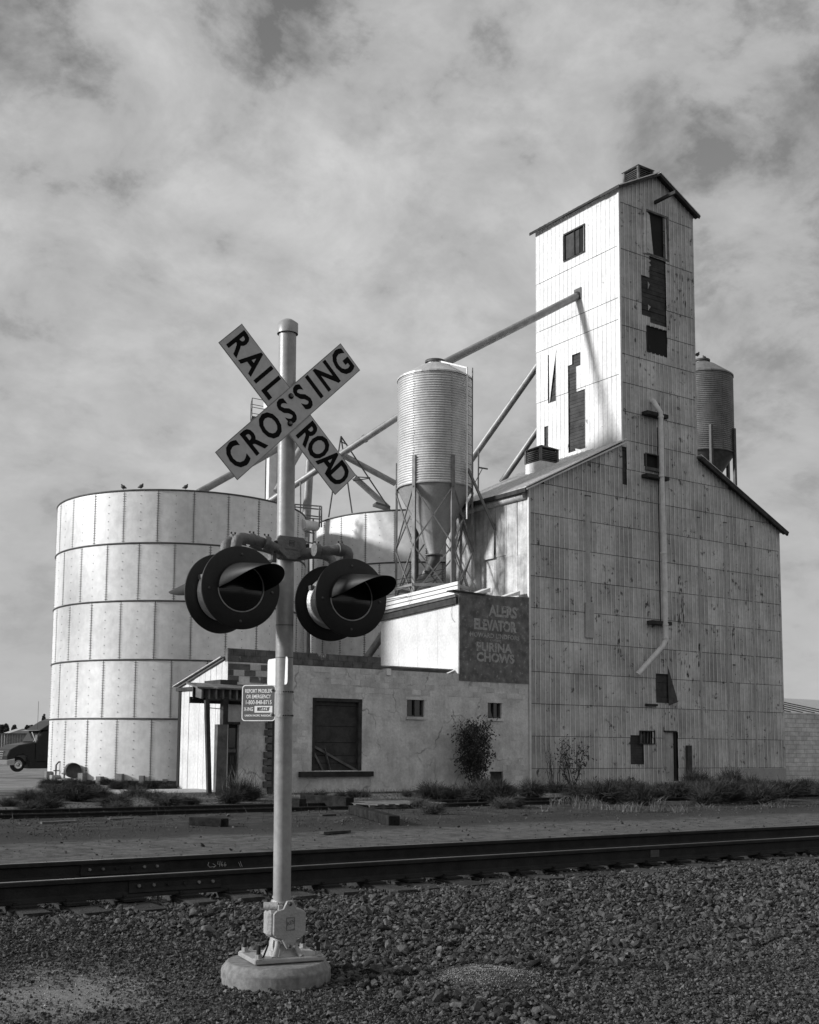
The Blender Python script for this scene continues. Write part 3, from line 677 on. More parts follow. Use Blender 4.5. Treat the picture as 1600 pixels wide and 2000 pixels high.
# louvred roof vents: things fixed on the roofs
def cupola(cx, cy, zb, w, h, label):
    t = thing('roof_vent', label, 'roof vent', (cx, cy, zb))
    MB().box(cx-w/2+.06, cx+w/2-.06, cy-w/2+.06, cy+w/2-.06, zb-.45, zb+h).build('vent_box', M['void'], t)
    MB().box(cx-w/2-.02, cx+w/2+.02, cy-w/2-.02, cy+w/2+.02, zb-.5, zb).build('curb', M['roof_tin'], t)
    for sx in (-1, 1):
        for sy in (-1, 1): MB().box(cx+sx*w/2-.05, cx+sx*w/2+.05, cy+sy*w/2-.05, cy+sy*w/2+.05, zb, zb+h).build('corner_post', M['wood'], t)
    for k in range(6):
        z = zb+.05+(h-.1)*(k+.3)/6
        for d in ((0, -1), (-1, 0), (1, 0), (0, 1)):
            n_ = Vector((d[0], d[1], 0)); u_ = Vector((-d[1], d[0], 0)); c = Vector((cx, cy, z))+n_*(w/2-.02)
            MB().obox(c, u_*(w/2-.05), (n_*.045-Vector((0, 0, .035))), (n_*.006+Vector((0, 0, .008)))).build('louvre', M['wood'], t)
    o = w/2+.1
    MB().add([(cx-o, cy-o, zb+h), (cx+o, cy-o, zb+h), (cx+o, cy+o, zb+h), (cx-o, cy+o, zb+h), (cx, cy, zb+h+w*.28)], [(0, 1, 4), (1, 2, 4), (2, 3, 4), (3, 0, 4), (3, 2, 1, 0)]).build('vent_cap', M['wood'], t)
cupola(33.05, 37.2, 13.75, .95, .6, 'louvred wooden vent on the lower roof beside the tower base')
cupola(tm+.05, onX(1245, 347, tm).y, TPEAK+.08, .86, .62, 'louvred vent box astride the tower ridge')

# ------------------------------------------------------------------ concrete block annex
CX, HX = 26.107, 16.68
ann = thing('block_annex', 'low abandoned plastered block building with boarded window beside the elevator', 'building', (22, 34, 0))
T = .22
def wall_with_holes(x0, x1, z0, z1, holes, y0, y1, name, mat, topf=None):
    xs = sorted({x0, x1, *[h[0] for h in holes], *[h[1] for h in holes]}); mb = MB()
    for a, b in zip(xs[:-1], xs[1:]):
        m = (a+b)/2; hs = sorted([(h[2], h[3]) for h in holes if h[0] < m < h[1]]); z = z0
        for c, d in hs: mb.box(a, b, y0, y1, z, c); z = d
        mb.box(a, b, y0, y1, z, z1)
    bm = bmesh.new(); 
    o = mb.build(name, mat, ann); bm.from_mesh(o.data); bmesh.ops.remove_doubles(bm, verts=bm.verts, dist=1e-4)
    bad = [f for f in bm.faces if len([g for g in bm.faces if g is not f and (g.calc_center_median()-f.calc_center_median()).length < 1e-4])]
    bmesh.ops.delete(bm, geom=bad, context='FACES'); bm.to_mesh(o.data); bm.free(); return o
W_big = rect(611, 1366, 705, 1505); W_a = rect(795, 1367, 829, 1400); W_b = rect(953, 1373, 980, 1403); D_l = rect(445, 1415, 466, 1540); H_low = rect(958, 1507, 983, 1534)
D_l = (D_l[0], D_l[1], -.2, D_l[3])
ZT0 = 4.2
xs0 = onY(523, 1500).x
wall_with_holes(HX, EX0-.06, -.4, ZT0, [W_big, W_a, W_b, D_l, H_low], EY, EY+T, 'front_wall', M['concrete'])
# parapet: bare block course above the plaster, left part
for (xa, xb, za, zb) in ((HX, onY(745, 1290).x, ZT0, 4.66),):
    MB().box(xa, xb, EY+.03, EY+.21, za, zb-.02).build('parapet', M['blockdk'], ann)
def courses(x0, x1, z0, z1, yf, mat, parent, skip=0., bl=.4, bh=.2, proud=.012, depth=.03, name='block', mats=None):
    z = z0; r = 0
    while z < z1-.05:
        x = x0-(bl/2 if r % 2 else 0)
        while x < x1-.03:
            a, b = max(x, x0), min(x+bl, x1)
            if b-a > .06 and random.random() > skip:
                d = random.uniform(0, .01); mm = mats[int(random.random()*len(mats))] if mats else mat
                MB().box(a+.006, b-.006, yf-proud-d, yf+depth, z+.006, min(z+bh, z1)-.006).build(name, M[mm], parent)
            x += bl
        z += bh; r += 1
courses(HX, onY(744, 1290).x, ZT0+.02, 4.66, EY+.03, 'blockdk', ann)
courses(HX, onY(522, 1290).x, 3.55, ZT0, EY, 'blockdk', ann, .05, mats=['blockdk', 'blockdk', 'block'])
a = F(570, 1390); b = F(600, 1485); courses(a[0], b[0], b[1], a[1], EY, 'block', ann, .25, proud=.004)
a = F(990, 1480); b = F(1033, 1535); courses(a[0]-.2, EX0-.1, b[1], a[1], EY, 'block', ann, .25, proud=.004)
a = F(930, 1330); courses(HX+4.5, 29.3, 3.35, 3.95, EY, 'block', ann, .55, proud=.003)
a = F(640, 1330); courses(onY(566, 1320).x, 22.6, 3.6, 4.2, EY, 'block', ann, .5, proud=.003)
MB().box(onY(755, 1310).x, onY(763, 1310).x, EY-.04, EY+.3, F(760, 1319)[1], F(760, 1306)[1]).build('sunlit_end_block', M['white'], ann)  # whitened block: sunlight on the parapet end put into its colour
# hut body: left side wall (white boards in the sun) and roofs
zf, zb_ = 4.33, 3.58; YB = 37.75
sv = MB().prism([(HX+.06, EY+T, -.3), (HX+.06, YB, -.3), (HX+.06, YB, zb_), (HX+.06, EY+T, zf)], (.12, 0, 0)).build('side_wall', M['white_wall'], ann)
n = 9; w = (YB-EY-.02)/n
for i in range(n):
    ya = EY+.02+i*w; za = zf+(zb_-zf)*(i*w/(YB-EY)); z2 = zf+(zb_-zf)*((i+1)*w/(YB-EY))
    MB().prism([(HX+.055, ya+.01, -.05), (HX+.055, ya+w-.01, -.05), (HX+.055, ya+w-.01, z2-.03), (HX+.055, ya+.01, za-.03)], (-.045-random.uniform(0, .015), 0, 0)).build('wall_board', M['white_wall'], ann)
MB().prism([(HX-.15, EY+.25, zf+.02), (HX-.15, YB+.3, zb_-.06), (HX-.15, YB+.3, zb_-.03), (HX-.15, EY+.25, zf+.05)], (9.5, 0, 0)).build('roof_deck', M['corr'], ann)
MB().box(CX+.1, EX0-.05, EY+T, EB, -.3, 6.4).build('rear_block', M['blockdk'], ann)
MB().bar((HX-.02, EY+.2, zf-.02), (HX-.02, YB+.1, zb_-.1), .1, .05).build('side_trim', M['dark_steel'], ann)
for yq, wq, z_ in ((YB-.18, .2, 3.45), ):
    MB().box(HX-.03, HX+.02, yq, yq+wq, .05, z_).build('dark_trim', M['void'], ann)
MB().box(HX-.08, HX+.0, EY+.9, YB+.15, 3.36, 3.48).build('side_beam', M['wood_dk'], ann)
# tall block part: side wall towards the sun, front face with the faded sign
sw = MB().prism([(CX, EY+.01, ZT0-.6), (CX, EB-.1, ZT0-.6), (CX, EB-.1, 6.62), (CX, EY+.01, 6.82)], (.2, 0, 0)).build('gable_side_wall', M['white_wall'], ann)
for k in range(4):
    ya = EY+.03+k*1.3
    MB().box(CX-.006, CX+.0, ya, ya+1.26, ZT0-.5, 6.55+(.2 if k == 0 else .08)-.0*k).build('wall_panel', M['white_wall'], ann)
MB().box(CX-.02, CX+.02, EY-.0+.01, EY+.2, ZT0+.02, 7.2).build('corner_quoin', M['white_wall'], ann)
zz = [F(897, 1157)[1], F(1033, 1167)[1]]
sg = MB().prism([(CX, EY-.03, ZT0), (EX0-.05, EY-.03, ZT0), (EX0-.05, EY-.03, zz[1]), (CX+1.9, EY-.03, (zz[0]+zz[1])/2-.03), (CX, EY-.03, zz[0])], (0, .25, 0)).build('sign_wall', M['signwall'], ann)
MB().box(CX, EX0-.05, EY-.026, EY-.001, 3.95, ZT0).build('sign_wall_foot', M['signwall'], ann)
zq = zz[0]
MB().prism([(CX-.35, EY-.08, zq+.02), (CX+1.2, EY-.08, zq-.02), (CX+1.2, EY-.08, zq+.03), (CX-.35, EY-.08, zq+.07)], (0, .4, 0)).build('coping', M['wood_dk'], ann)
for (x0, x1, y) in ((925, 955, 1157), (982, 1013, 1163)):
    a = onY(x0, y, EY+.3); b = onY(x1, y-6, EY+.3); MB().prism([(a.x, EY+.2, a.z-.05), (b.x, EY+.2, b.z-.12), (b.x, EY+.2, b.z+.05)], (0, .5, 0)).build('roof_flashing', M['white'], ann)
def sgn(txt, px, py, size, **kw):
    p = onY(px, py, EY-.03); letter(txt, size, p, (1, 0, -.01), (0, 0, 1), (0, -1, 0), .006, M['signpaint'], ann, 'painted_lettering', **kw)
sgn('ALERS', 983, 1196, .58, weight=.022, narrow=.86); sgn('ELEVATOR', 967, 1223, .54, weight=.024, narrow=.82, space=.95)
sgn('HOWARD LINDFORS', 967, 1243, .24, weight=.008, narrow=1.0, space=1.08); sgn('OWNER', 968, 1251.5, .13, narrow=1.1); sgn('PURINA', 965, 1266, .46, weight=.018, narrow=1.04, space=1.02)
sgn('CHOWS', 968, 1286, .46, weight=.02, narrow=1.04, space=1.02)
# roof and rotten fascia over the sunlit gable wall
def gl(y0, z0, y1, z1, w, h, mat, name, x=CX-.02): MB().bar((x, y0, z0), (x, y1, z1), w, h).build(name, M[mat], ann)
gl(EY+.02, 6.92, EB+.3, 6.68, .16, .22, 'wood_dk', 'fascia', CX-.06); gl(EY+.02, 7.09, EB+.3, 6.86, .2, .07, 'wood', 'fascia_cap', CX-.07)
for k in range(3): gl(EY+.1, 7.27+.165*k, EB+.3, 7.07+.165*k, .06, .125, 'white', 'roof_rib', CX+.03)
MB().prism([(CX+.1, EY+.25, 7.0), (CX+.1, EB, 6.9), (CX+.1, EB, 7.42), (CX+.1, EY+.25, 7.62)], (.12, 0, 0)).build('roof_edge_wall', M['white_wall'], ann)
MB().prism([(CX+.2, EY+.26, 6.9), (CX+.2, EB, 6.8), (EX0-.1, EB, 6.6), (EX0-.1, EY+.26, 6.7)], (0, 0, -.1)).build('upper_roof', M['roof_tin'], ann)
MB().tube([onX(884, 1180, CX-.03), onX(881, 1195, CX-.05), onX(883, 1208, CX-.03), onX(889, 1216, CX-.03)], .006, 5).build('wire', M['dark_steel'], ann)
# openings
a, b, z0, z1 = W_big
o = MB().box(a-.05, b+.05, EY+.17, EY+.2, z0-.05, z1+.05).build('boarded_window', M['void'], ann)
zc = [z0, z0+.25, z0+.5, z0+.95, z0+1.5, z0+2.2, z1]
for i in range(6): MB().box(a, b, EY+.12-.006*(i % 2), EY+.155, zc[i]+.008, zc[i+1]-.008).build('board', M['plank_board'], o)
for xa, xb in ((a-.02, a+.07), (b-.12, b+.02)): MB().box(xa, xb, EY-.03, EY+.16, z0, z1+.02).build('frame', M['wood_dk'], o)
MB().box(a-.02, b+.02, EY-.035, EY+.16, z1-.08, z1+.03).build('lintel', M['wood_dk'], o)
s0 = onY(583, 1508); s1 = onY(726, 1508)
MB().box(s0.x, s1.x, EY-.14, EY+.1, F(650, 1517)[1], F(650, 1507)[1]).build('sill', M['wood_dk'], o)
for q in (((614, 1458), (700, 1507), .08), ((634, 1462), (645, 1505), .09), ((613, 1470), (631, 1505), .07)):
    MB().bar(onY(*q[0], EY+.05), onY(*q[1], EY+.05), .03, q[2], up=(0, 0, 1)).build('fallen_batten', M['wood'], o)
for (W_, px) in ((W_a, 812), (W_b, 966)):
    a, b, z0, z1 = W_; o = MB().box(a, b, EY+.15, EY+.17, z0, z1).build('window', M['glass'], ann)
    for xa, xb in ((a, a+.04), ((a+b)/2-.02, (a+b)/2+.015), (b-.05, b)): MB().box(xa, xb, EY+.08, EY+.15, z0, z1).build('frame', M['wood_dk' if xa < b-.1 else 'wood'], o)
    MB().box(a, b, EY+.08, EY+.15, z0, z0+.05).build('frame', M['wood'], o)
    MB().box(a-.04, b+.06, EY-.06, EY+.1, z0-.1, z0-.01).build('sill', M['block'], o)
    MB().box(a-.06, b+.1, EY-.015, EY+.02, z1+.0, z1+.1).build('head', M['block'], o)
    MB().add([(a+.06, EY+.11, z0+.05), (a+.3, EY+.11, z0+.05), (a+.22, EY+.11, z0+.3), (a+.1, EY+.11, z1-.1)], [(0, 1, 2, 3)]).build('broken_pane', M['glass'], o)
a, b, z0, z1 = H_low; MB().box(a, b, EY+.1, EY+.14, z0, z1).build('crawl_hatch', M['wood_dk'], ann)
a, b, z0, z1 = D_l
o = MB().box(a, b, EY+.14, EY+.18, -.2, z1).build('door', M['wood_dk'], ann)
MB().box(a+.08, b-.08, EY+.11, EY+.14, z1-.75, z1-.12).build('pane', M['glass'], o); MB().box(a+.05, b-.05, EY+.1, EY+.14, z1-.9, z1-.78).build('rail', M['wood'], o)
for q in (.1, .33, .56): MB().box(a+.08+q*(b-a), a+.15+q*(b-a), EY+.11, EY+.14, .9, z1-1.0).build('stile', M['plank_board'], o)
MB().box(a-.08, b+.02, EY-.04, EY+.12, z1, z1+.08).build('door_head', M['wood_dk'], o)
# broken corner behind the mast: jagged recess of bare block
xc = xs0
MB().box(xc-.02, xc+.2, EY-.045, EY-.002, -.1, 3.3).build('broken_edge', M['plank_board'], ann)
for k in range(13):
    z = .15+k*.24; MB().box(xc-.08-random.random()*.16, xc+.1, EY-.07-random.random()*.03, EY-.003, z, z+.19).build('broken_block', M['blockdk'], ann)
# porch pillar, porch roof with open rafters, leaning post
px0 = onY(424, 1450, EY-.75); px1 = onY(441, 1450, EY-.75)
MB().box(px0.x, px1.x, EY-.85, EY-.55, -.1, onY(430, 1415, EY-.7).z).build('porch_pillar', M['blockdk'], ann)
MB().box(px0.x+.15, px1.x+.02, EY-.83, EY-.6, onY(430, 1415, EY-.7).z, 2.95).build('porch_post', M['wood_dk'], ann)
MB().box(px1.x+.04, px1.x+.16, EY-.5, EY-.0, -.1, 2.7).build('porch_return', M['concrete'], ann)
cz0, cz1 = onY(400, 1366, EY-.8).z, onY(400, 1345, EY-.8).z; cxa = onY(390, 1355, EY-.8).x; cxb = onY(548, 1352, EY-.8).x
MB().prism([(cxa-.1, EY-.85, cz1), (cxa-.1, EY-.0, cz1+.17), (cxa-.1, EY-.0, cz1+.22), (cxa-.1, EY-.85, cz1+.05)], (cxb-cxa+.15, 0, 0)).build('porch_roof', M['blockdk'], ann)
MB().box(cxa, cxb, EY-.32, EY-.28, cz0+.02, cz1+.08).build('porch_back_board', M['void'], ann)
for k in range(12):
    x = cxa+.1+k*(cxb-cxa-.2)/11; MB().prism([(x-.03, EY-.78, cz0+.02), (x-.03, EY-.1, cz0+.12), (x-.03, EY-.1, cz1+.14), (x-.03, EY-.78, cz1-.01)], (.06, 0, 0)).build('rafter', M['wood'], ann)
MB().box(cxa, cxb, EY-.1, EY-.03, cz0-.1, cz0+.1).build('ledger', M['wood_dk'], ann)
p0 = onY(404, 1367, EY-.72); p1 = onY(409, 1530, EY-.72)
MB().bar((p0.x, EY-.72, p0.z), (p1.x, EY-.72, .0), .13, .13).build('leaning_post', M['wood_dk'], ann)
MB().bar((p0.x-.05, EY-.725, cz0+.02), (cxb-.1, EY-.725, cz0+.02), .06, .08).build('porch_beam', M['wood_dk'], ann)
MB().bar((p0.x, EY-.72, cz0-.25), (px1.x, EY-.8, cz0-.3), .025, .025).build('tie_rod', M['dark_steel'], ann)
MB().box(HX-.3, HX+.3, EY-.1, EY+1.1, 3.46, 3.6).build('loose_roofing', M['plank_board'], ann)
slab = struct(MB().box(HX-4.2, HX+.6, EY-.7, EY+2.2, -.3, .045).build('pavement', M['slab']))

# ------------------------------------------------------------------ bolted steel tanks
TR = 5.37; RZ = [.08, 2.5, 4.8, 7.12, 9.42, 11.55]
def tank_panel_mesh(R, n, h, mat):
    da = 2*PI/n; mb = MB(); k = 6; vs = []
    for i in range(k+1):
        a = -da/2+.0026+(da-.0052)*i/k
        for z in (0.012, h-.012):
            vs.append((R*math.cos(a)-0, R*math.sin(a), z))
    fs = [(2*i, 2*i+2, 2*i+3, 2*i+1) for i in range(k)]
    mb.add(vs, fs, True)
    return mb.mesh('steel_panel', mat)
def make_tank(name, label, c, rz, n=24, a_from=0, a_to=2*PI):
    t = thing(name, label, 'storage tank', (c[0], c[1], 0), 'bolted steel storage tanks')
    MB().lathe([(TR-.03, rz[0]), (TR-.03, rz[-1]-.04), (TR*.55, rz[-1]+.35), (.6, rz[-1]+.9), (0, rz[-1]+.95)], (c[0], c[1], 0), seg=64).build('shell', M['tank_dark'], t)
    MB().lathe([(TR-.12, rz[-1]-.03), (TR-.12, rz[-1]-.0), (TR*.55, rz[-1]+.42), (.6, rz[-1]+1.0), (0, rz[-1]+1.05)], (c[0], c[1], 0), seg=64).build('roof', M['tank'], t)
    for k, z in enumerate(rz):
        MB().lathe([(TR-.02, z-.035), (TR+.035, z-.03), (TR+.05, z+.0), (TR+.035, z+.03), (TR-.02, z+.035)], (c[0], c[1], 0), seg=64).build('ring_seam', M['dark_steel'], t)
    for k in range(5):
        h = rz[k+1]-rz[k]; me = tank_panel_mesh(TR, n, h, M['tank']); off = (k % 2)*PI/n+.05; b = MB(); bd = MB()
        for i in range(n):
            a = off+2*PI*i/n; rr = .004*(i % 2)
            o = put('steel_panel', me, t, (c[0]+rr*math.cos(a), c[1]+rr*math.sin(a), rz[k])); o.rotation_euler = (0, 0, a)
        cam_a = math.atan2(-c[1], -c[0])
        def bolt(a, z, r=.013):
            if abs((a-cam_a+PI) % (2*PI)-PI) > 1.65: return
            x, y = math.cos(a), math.sin(a); P = Vector((c[0]+x*(TR+.004), c[1]+y*(TR+.004), z)); u = Vector((-y, x, 0)); w = Vector((0, 0, 1)); nn = Vector((x, y, 0))
            vs = [P+u*r*sx+w*r*sz for sx, sz in ((-1, -1), (1, -1), (1, 1), (-1, 1))]+[P+nn*.018+u*r*.7*sx+w*r*.7*sz for sx, sz in ((-1, -1), (1, -1), (1, 1), (-1, 1))]
            b.add(vs, [(4, 5, 6, 7), (0, 1, 5, 4), (1, 2, 6, 5), (2, 3, 7, 6), (3, 0, 4, 7)])
        for i in range(n):
            a = off+2*PI*(i+.5)/n; z = rz[k]+.09
            while z < rz[k+1]-.05:
                bolt(a-.0078, z); bolt(a+.0078, z); z += .10
            a = off+2*PI*i/n; z = rz[k]+.25
            while z < rz[k+1]-.1: bolt(a, z, .012); z += .33
        stuff(b.build('seam_bolts', M['ink'], t))
    return t
C1, C2 = (20.73, 46.98), (32.3, 44.85)
t1 = make_tank('storage_tank', 'large round bolted steel tank of five rings on the left, in sunlight', C1, RZ)
t2 = make_tank('storage_tank', 'second bolted steel tank half hidden behind the hopper bin and annex', C2, [.1, 2.5, 4.85, 7.2, 9.5, 11.82])
# footing piers round the first tank
for k in range(16):
    a = math.atan2(-C1[1], -C1[0])+(-1.2+2.4*k/15); x, y = C1[0]+(TR+.15)*math.cos(a), C1[1]+(TR+.15)*math.sin(a); h = random.uniform(.12, .42)
    MB().obox((x, y, h/2-.1), Vector((math.cos(a), math.sin(a), 0))*.12, Vector((-math.sin(a), math.cos(a), 0))*random.uniform(.08, .16), (0, 0, h/2+.1)).build('footing_pier', M['footing'], t1)

# ------------------------------------------------------------------ corrugated hopper bins
def make_bin(label, cx, cy, zb, zt, zpk, zc, R, mat, matc, full=True):
    t = thing('hopper_bin', label, 'grain bin', (cx, cy, 7.4 if full else 9), 'corrugated hopper bins'); c = (cx, cy, 0)
    rings = 5; hh = (zt-zb)/rings
    for k in range(rings):
        prof = []; z = zb+k*hh; n = int(hh/.1016*6)
        for i in range(n+1): zz = z+hh*i/n; prof.append((R+.02*math.sin(2*PI*(zz-zb)/.1016), zz))
        MB().lathe(prof, c, seg=56).build('corrugated_ring', mat, t)
    MB().lathe([(R+.05, zt-.04), (R+.05, zt+.03), (R*.45, zt+(zpk-zt)*.8), (.34, zpk), (.34, zpk+.08), (.0, zpk+.1)], c, seg=32, smooth=False).build('cone_roof', M['bin'] if full else mat, t)
    MB().lathe([(.42, zpk+.05), (.42, zpk+.14), (0, zpk+.2)], c, seg=20).build('roof_cap', M['dark_steel'], t)
    MB().lathe([(R+.0, zb-.03), (R+.035, zb-.06), (R+.035, zb-.0), (R, zb+.01)], c, seg=48).build('bottom_ring', matc, t)
    MB().lathe([(R, zb-.02), (.2, zc), (.2, zc-.12)], c, seg=24, smooth=True).build('hopper_cone', matc, t)
    MB().lathe([(.12, zc-.02), (.36, zc-.02), (.36, zc-.07), (.12, zc-.07)], c, seg=16).build('outlet_flange', M['angle'], t)
    b = MB()
    for s in range(6):
        for z in np.arange(zb+.1, zt-.05, .12):
            a = s*PI/3+.35; P = Vector((cx+math.cos(a)*(R+.016), cy+math.sin(a)*(R+.016), z)); b.obox(P, (.012, 0, 0), (0, .012, 0), (0, 0, .012))
    stuff(b.build('seam_bolts', M['dark_steel'], t))
    return t
bx, by, bR = 27.77, 37.85, 1.53
bz0, bz1, bzp, bzc = 12.05, 16.62, 17.35, 9.35
hb = make_bin('pale corrugated hopper bin on steel legs between the annex and the elevator', bx, by, bz0, bz1, bzp, bzc, bR, M['bin'], M['hopper'])
rb = make_bin('weathered corrugated hopper bin rising behind the right side of the elevator', 46.3, 39.6, 16.6, 20.7, 21.55, 14.6, 1.53, M['bin_dark'], M['dark_steel'], False)
zfoot = 7.35
legs = []
for k in range(6):
    a = math.radians(-98+60*k); x, y = bx+math.cos(a)*(bR+.06), by+math.sin(a)*(bR+.06); legs.append((x, y, a))
    mb = MB(); u = Vector((-math.sin(a), math.cos(a), 0)); n_ = Vector((math.cos(a), math.sin(a), 0)); c = Vector((x, y, (zfoot+bz0+1.1)/2)); hz = Vector((0, 0, (bz0+1.1-zfoot)/2))
    mb.obox(c, u*.07, n_*.006, hz); mb.obox(c+u*.07-n_*.04, u*.006, n_*.04, hz); mb.obox(c-u*.07-n_*.04, u*.006, n_*.04, hz)
    mb.build('leg', M['angle'], hb)
for k in range(6):
    (x0, y0, _), (x1, y1, _) = legs[k], legs[(k+1) % 6]
    for za, zb2 in ((zfoot+.1, 9.5), (9.5, 11.9)):
        MB().bar((x0, y0, za), (x1, y1, zb2), .05, .05).build('brace', M['angle'], hb); MB().bar((x1, y1, za), (x0, y0, zb2), .05, .05).build('brace', M['angle'], hb)
    MB().bar((x0, y0, zfoot+.55), (x1, y1, zfoot+.55), .06, .12).build('girt', M['pipe'], hb)
MB().tube([(bx, by, bzc), (bx, by, bzc-.2), (bx-.12, by+.05, bzc-.5), atD(800, 1164, 48.4), atD(762, 1219, 49.2), atD(712, 1292, 50)], [.2, .19, .16, .16, .16, .16], 14).build('discharge_spout', M['pipe'], hb)
MB().tube([(bx, by, bzc-.05), (bx, by, bzc-.26), (bx-.28, by, bzc-.8)], [.25, .24, .19], 14).build('boot', M['dark_steel'], hb)
# ladder up the bin
lad = thing('ladder', 'long pale steel ladder running up the side of the hopper bin', 'ladder', (bx, by-bR, 10))
la = math.radians(-68); lx, ly = bx+math.cos(la)*(bR+.14), by+math.sin(la)*(bR+.14); lu = Vector((-math.sin(la), math.cos(la), 0))
A = Vector((lx, ly, 0))-lu*.22; B = Vector((lx, ly, 0))+lu*.22
MB().bar(A+Vector((0, 0, 10.6)), A+Vector((0, 0, bz1+.25)), .045, .045).build('rail', M['white'], lad); MB().bar(B+Vector((0, 0, 10.9)), B+Vector((0, 0, bz1+.35)), .035, .035).build('rail', M['angle'], lad)
for z in np.arange(10.9, bz1, .4): MB().bar(A+Vector((0, 0, z)), B+Vector((0, 0, z)), .022, .022).build('rung', M['angle'], lad)
MB().bar(A+Vector((0, 0, bz1+.22)), (bx-.1, by-.15, bzp+.12), .06, .06).build('roof_rail', M['white'], lad)
# wall brace from bin to elevator wall
MB().bar((bx+.5, by-bR-.05, 12.7), onX(968, 1036, EX0-.05), .09, .09).build('wall_brace', M['angle'], hb)
# second bin: visible leg tops
for a in (-.15, -1.2, -2.2):
    x, y = 46.3+1.6*math.cos(a), 39.6+1.6*math.sin(a); MB().box(x-.07, x+.07, y-.07, y+.07, 9, 17.8).build('leg', M['dark_steel'], rb)
MB().bar((46.3+1.6, 39.4, 16.5), (47.7, 39.6, 9), .06, .06).build('brace', M['angle'], rb)

# ------------------------------------------------------------------ grain spouts (pipes): each one a thing
def spout(label, pts, r, mat='pipe', bands=()):
    t = MB().tube(pts, r, 14).build('grain_spout', M[mat], None, origin=pts[0]); tag(t, label, 'spout', 'grain spouts')
    for f in bands:
        p = Vector(pts[0]).lerp(Vector(pts[-1]), f); d = (Vector(pts[-1])-Vector(pts[0])).normalized()
        MB().tube([p-d*.05, p+d*.05], r+.03, 12).build('coupling', M['dark_steel'], t)
    return t
topbin = Vector((bx+.15, by-.2, bzp-.05))
w0 = onX(1130, 577, TX0)
sp1 = spout('thick spout from the tower wall down to the top of the pale hopper bin', [w0+Vector((.1, 0, .06)), topbin], .17, bands=(.02,))
MB().obox(w0+Vector((-.02, 0, .05)), (.04, 0, 0), (0, .22, 0), (0, 0, .26)).build('wall_collar', M['dark_steel'], sp1)
e0 = Vector((TX0+.3, EB-.1, onX(1049, 716, TX0).z)); 
spout('long spout leaving the back of the tower towards the tanks, upper one', [atD(1056, 706, 55), atD(915, 906, 57), atD(800, 1070, 58)], .16)
spout('lower spout between the tower back and the lean-to roof, beside the roof vent', [atD(1060, 826, 55), atD(980, 942, 56.5)], .15)
spout('spout from behind the pale bin to the conveyor head behind the crossbuck', [atD(800, 799, 50), atD(668, 886, 51), atD(562, 956, 52.5), atD(520, 984, 53)], .15, bands=(.3,))
spout('spout sloping down onto the roof of the left tank', [atD(560, 866, 49), atD(455, 925, 47.5), atD(388, 962, 46.5)], .15)
spout('short steep spout just right of the mast below the crossbuck', [atD(590, 872, 50), atD(540, 960, 49)], .15, bands=(.45,))
spout('thin steep spout closest to the mast under the crossbuck', [atD(578, 870, 51), atD(556, 935, 50)], .12)
spout('vertical pipe rising between the two tanks', [atD(598, 1290, 53), atD(596, 1060, 53), atD(605, 900, 53)], .20, bands=(.35,))
spout('spout from the roof frame of the second tank towards the bin legs', [atD(668, 888, 52), atD(772, 944, 53)], .14)
spout('spout dropping from the roof frame to the second tank edge', [atD(690, 930, 52), atD(758, 992, 54)], .14)
MB2 = thing('bucket_conveyor', 'narrow bucket conveyor leg standing behind the crossing mast', 'conveyor', atD(540, 1500, 54))
a0, a1 = atD(524, 1010, 54), atD(526, 800, 54)
MB().box(a0.x-.0, a0.x+.42, a0.y, a0.y+.4, 0, a1.z+.3).build('leg_casing', M['tank'], MB2); MB().box(a0.x+.5, a0.x+.9, a0.y-.1, a0.y+.35, 0, a1.z+.3).build('leg_casing', M['dark_steel'], MB2)
MB().box(a0.x-.05, a0.x+1.5, a0.y-.2, a0.y+.6, a1.z+.3, a1.z+1.5).build('head', M['tank'], MB2)
q = atD(518, 980, 54); MB().tube([(q.x, q.y, 2), (q.x, q.y, a1.z)], .03, 6).build('guide_rod', M['dark_steel'], MB2)
# basket platform at its head
pc = [atD(491, 815, 54), atD(491, 783, 54), atD(527, 806, 54), atD(527, 772, 54)]
pf = MB(); b0, b1 = atD(492, 812, 54), atD(530, 806, 54.6); c0, c1_ = Vector((b0.x+.4, b0.y+.9, b0.z)), Vector((b1.x+.4, b1.y+.9, b1.z)); b1.z = b0.z; c1_.z = b0.z
plat = thing('service_platform', 'small railed service platform left of the crossbuck blades', 'platform', b0)
MB().prism([b0, b1, c1_, c0], (0, 0, -.06)).build('deck', M['dark_steel'], plat)
for q in (b0, b1, c1_, c0): MB().bar(q, q+Vector((0, 0, .85)), .03, .03).build('post', M['dark_steel'], plat)
for h in (.42, .85):
    for u_, v_ in ((b0, b1), (b1, c1_), (c1_, c0), (c0, b0)): MB().bar(u_+Vector((0, 0, h)), v_+Vector((0, 0, h)), .025, .025).build('rail', M['dark_steel'], plat)
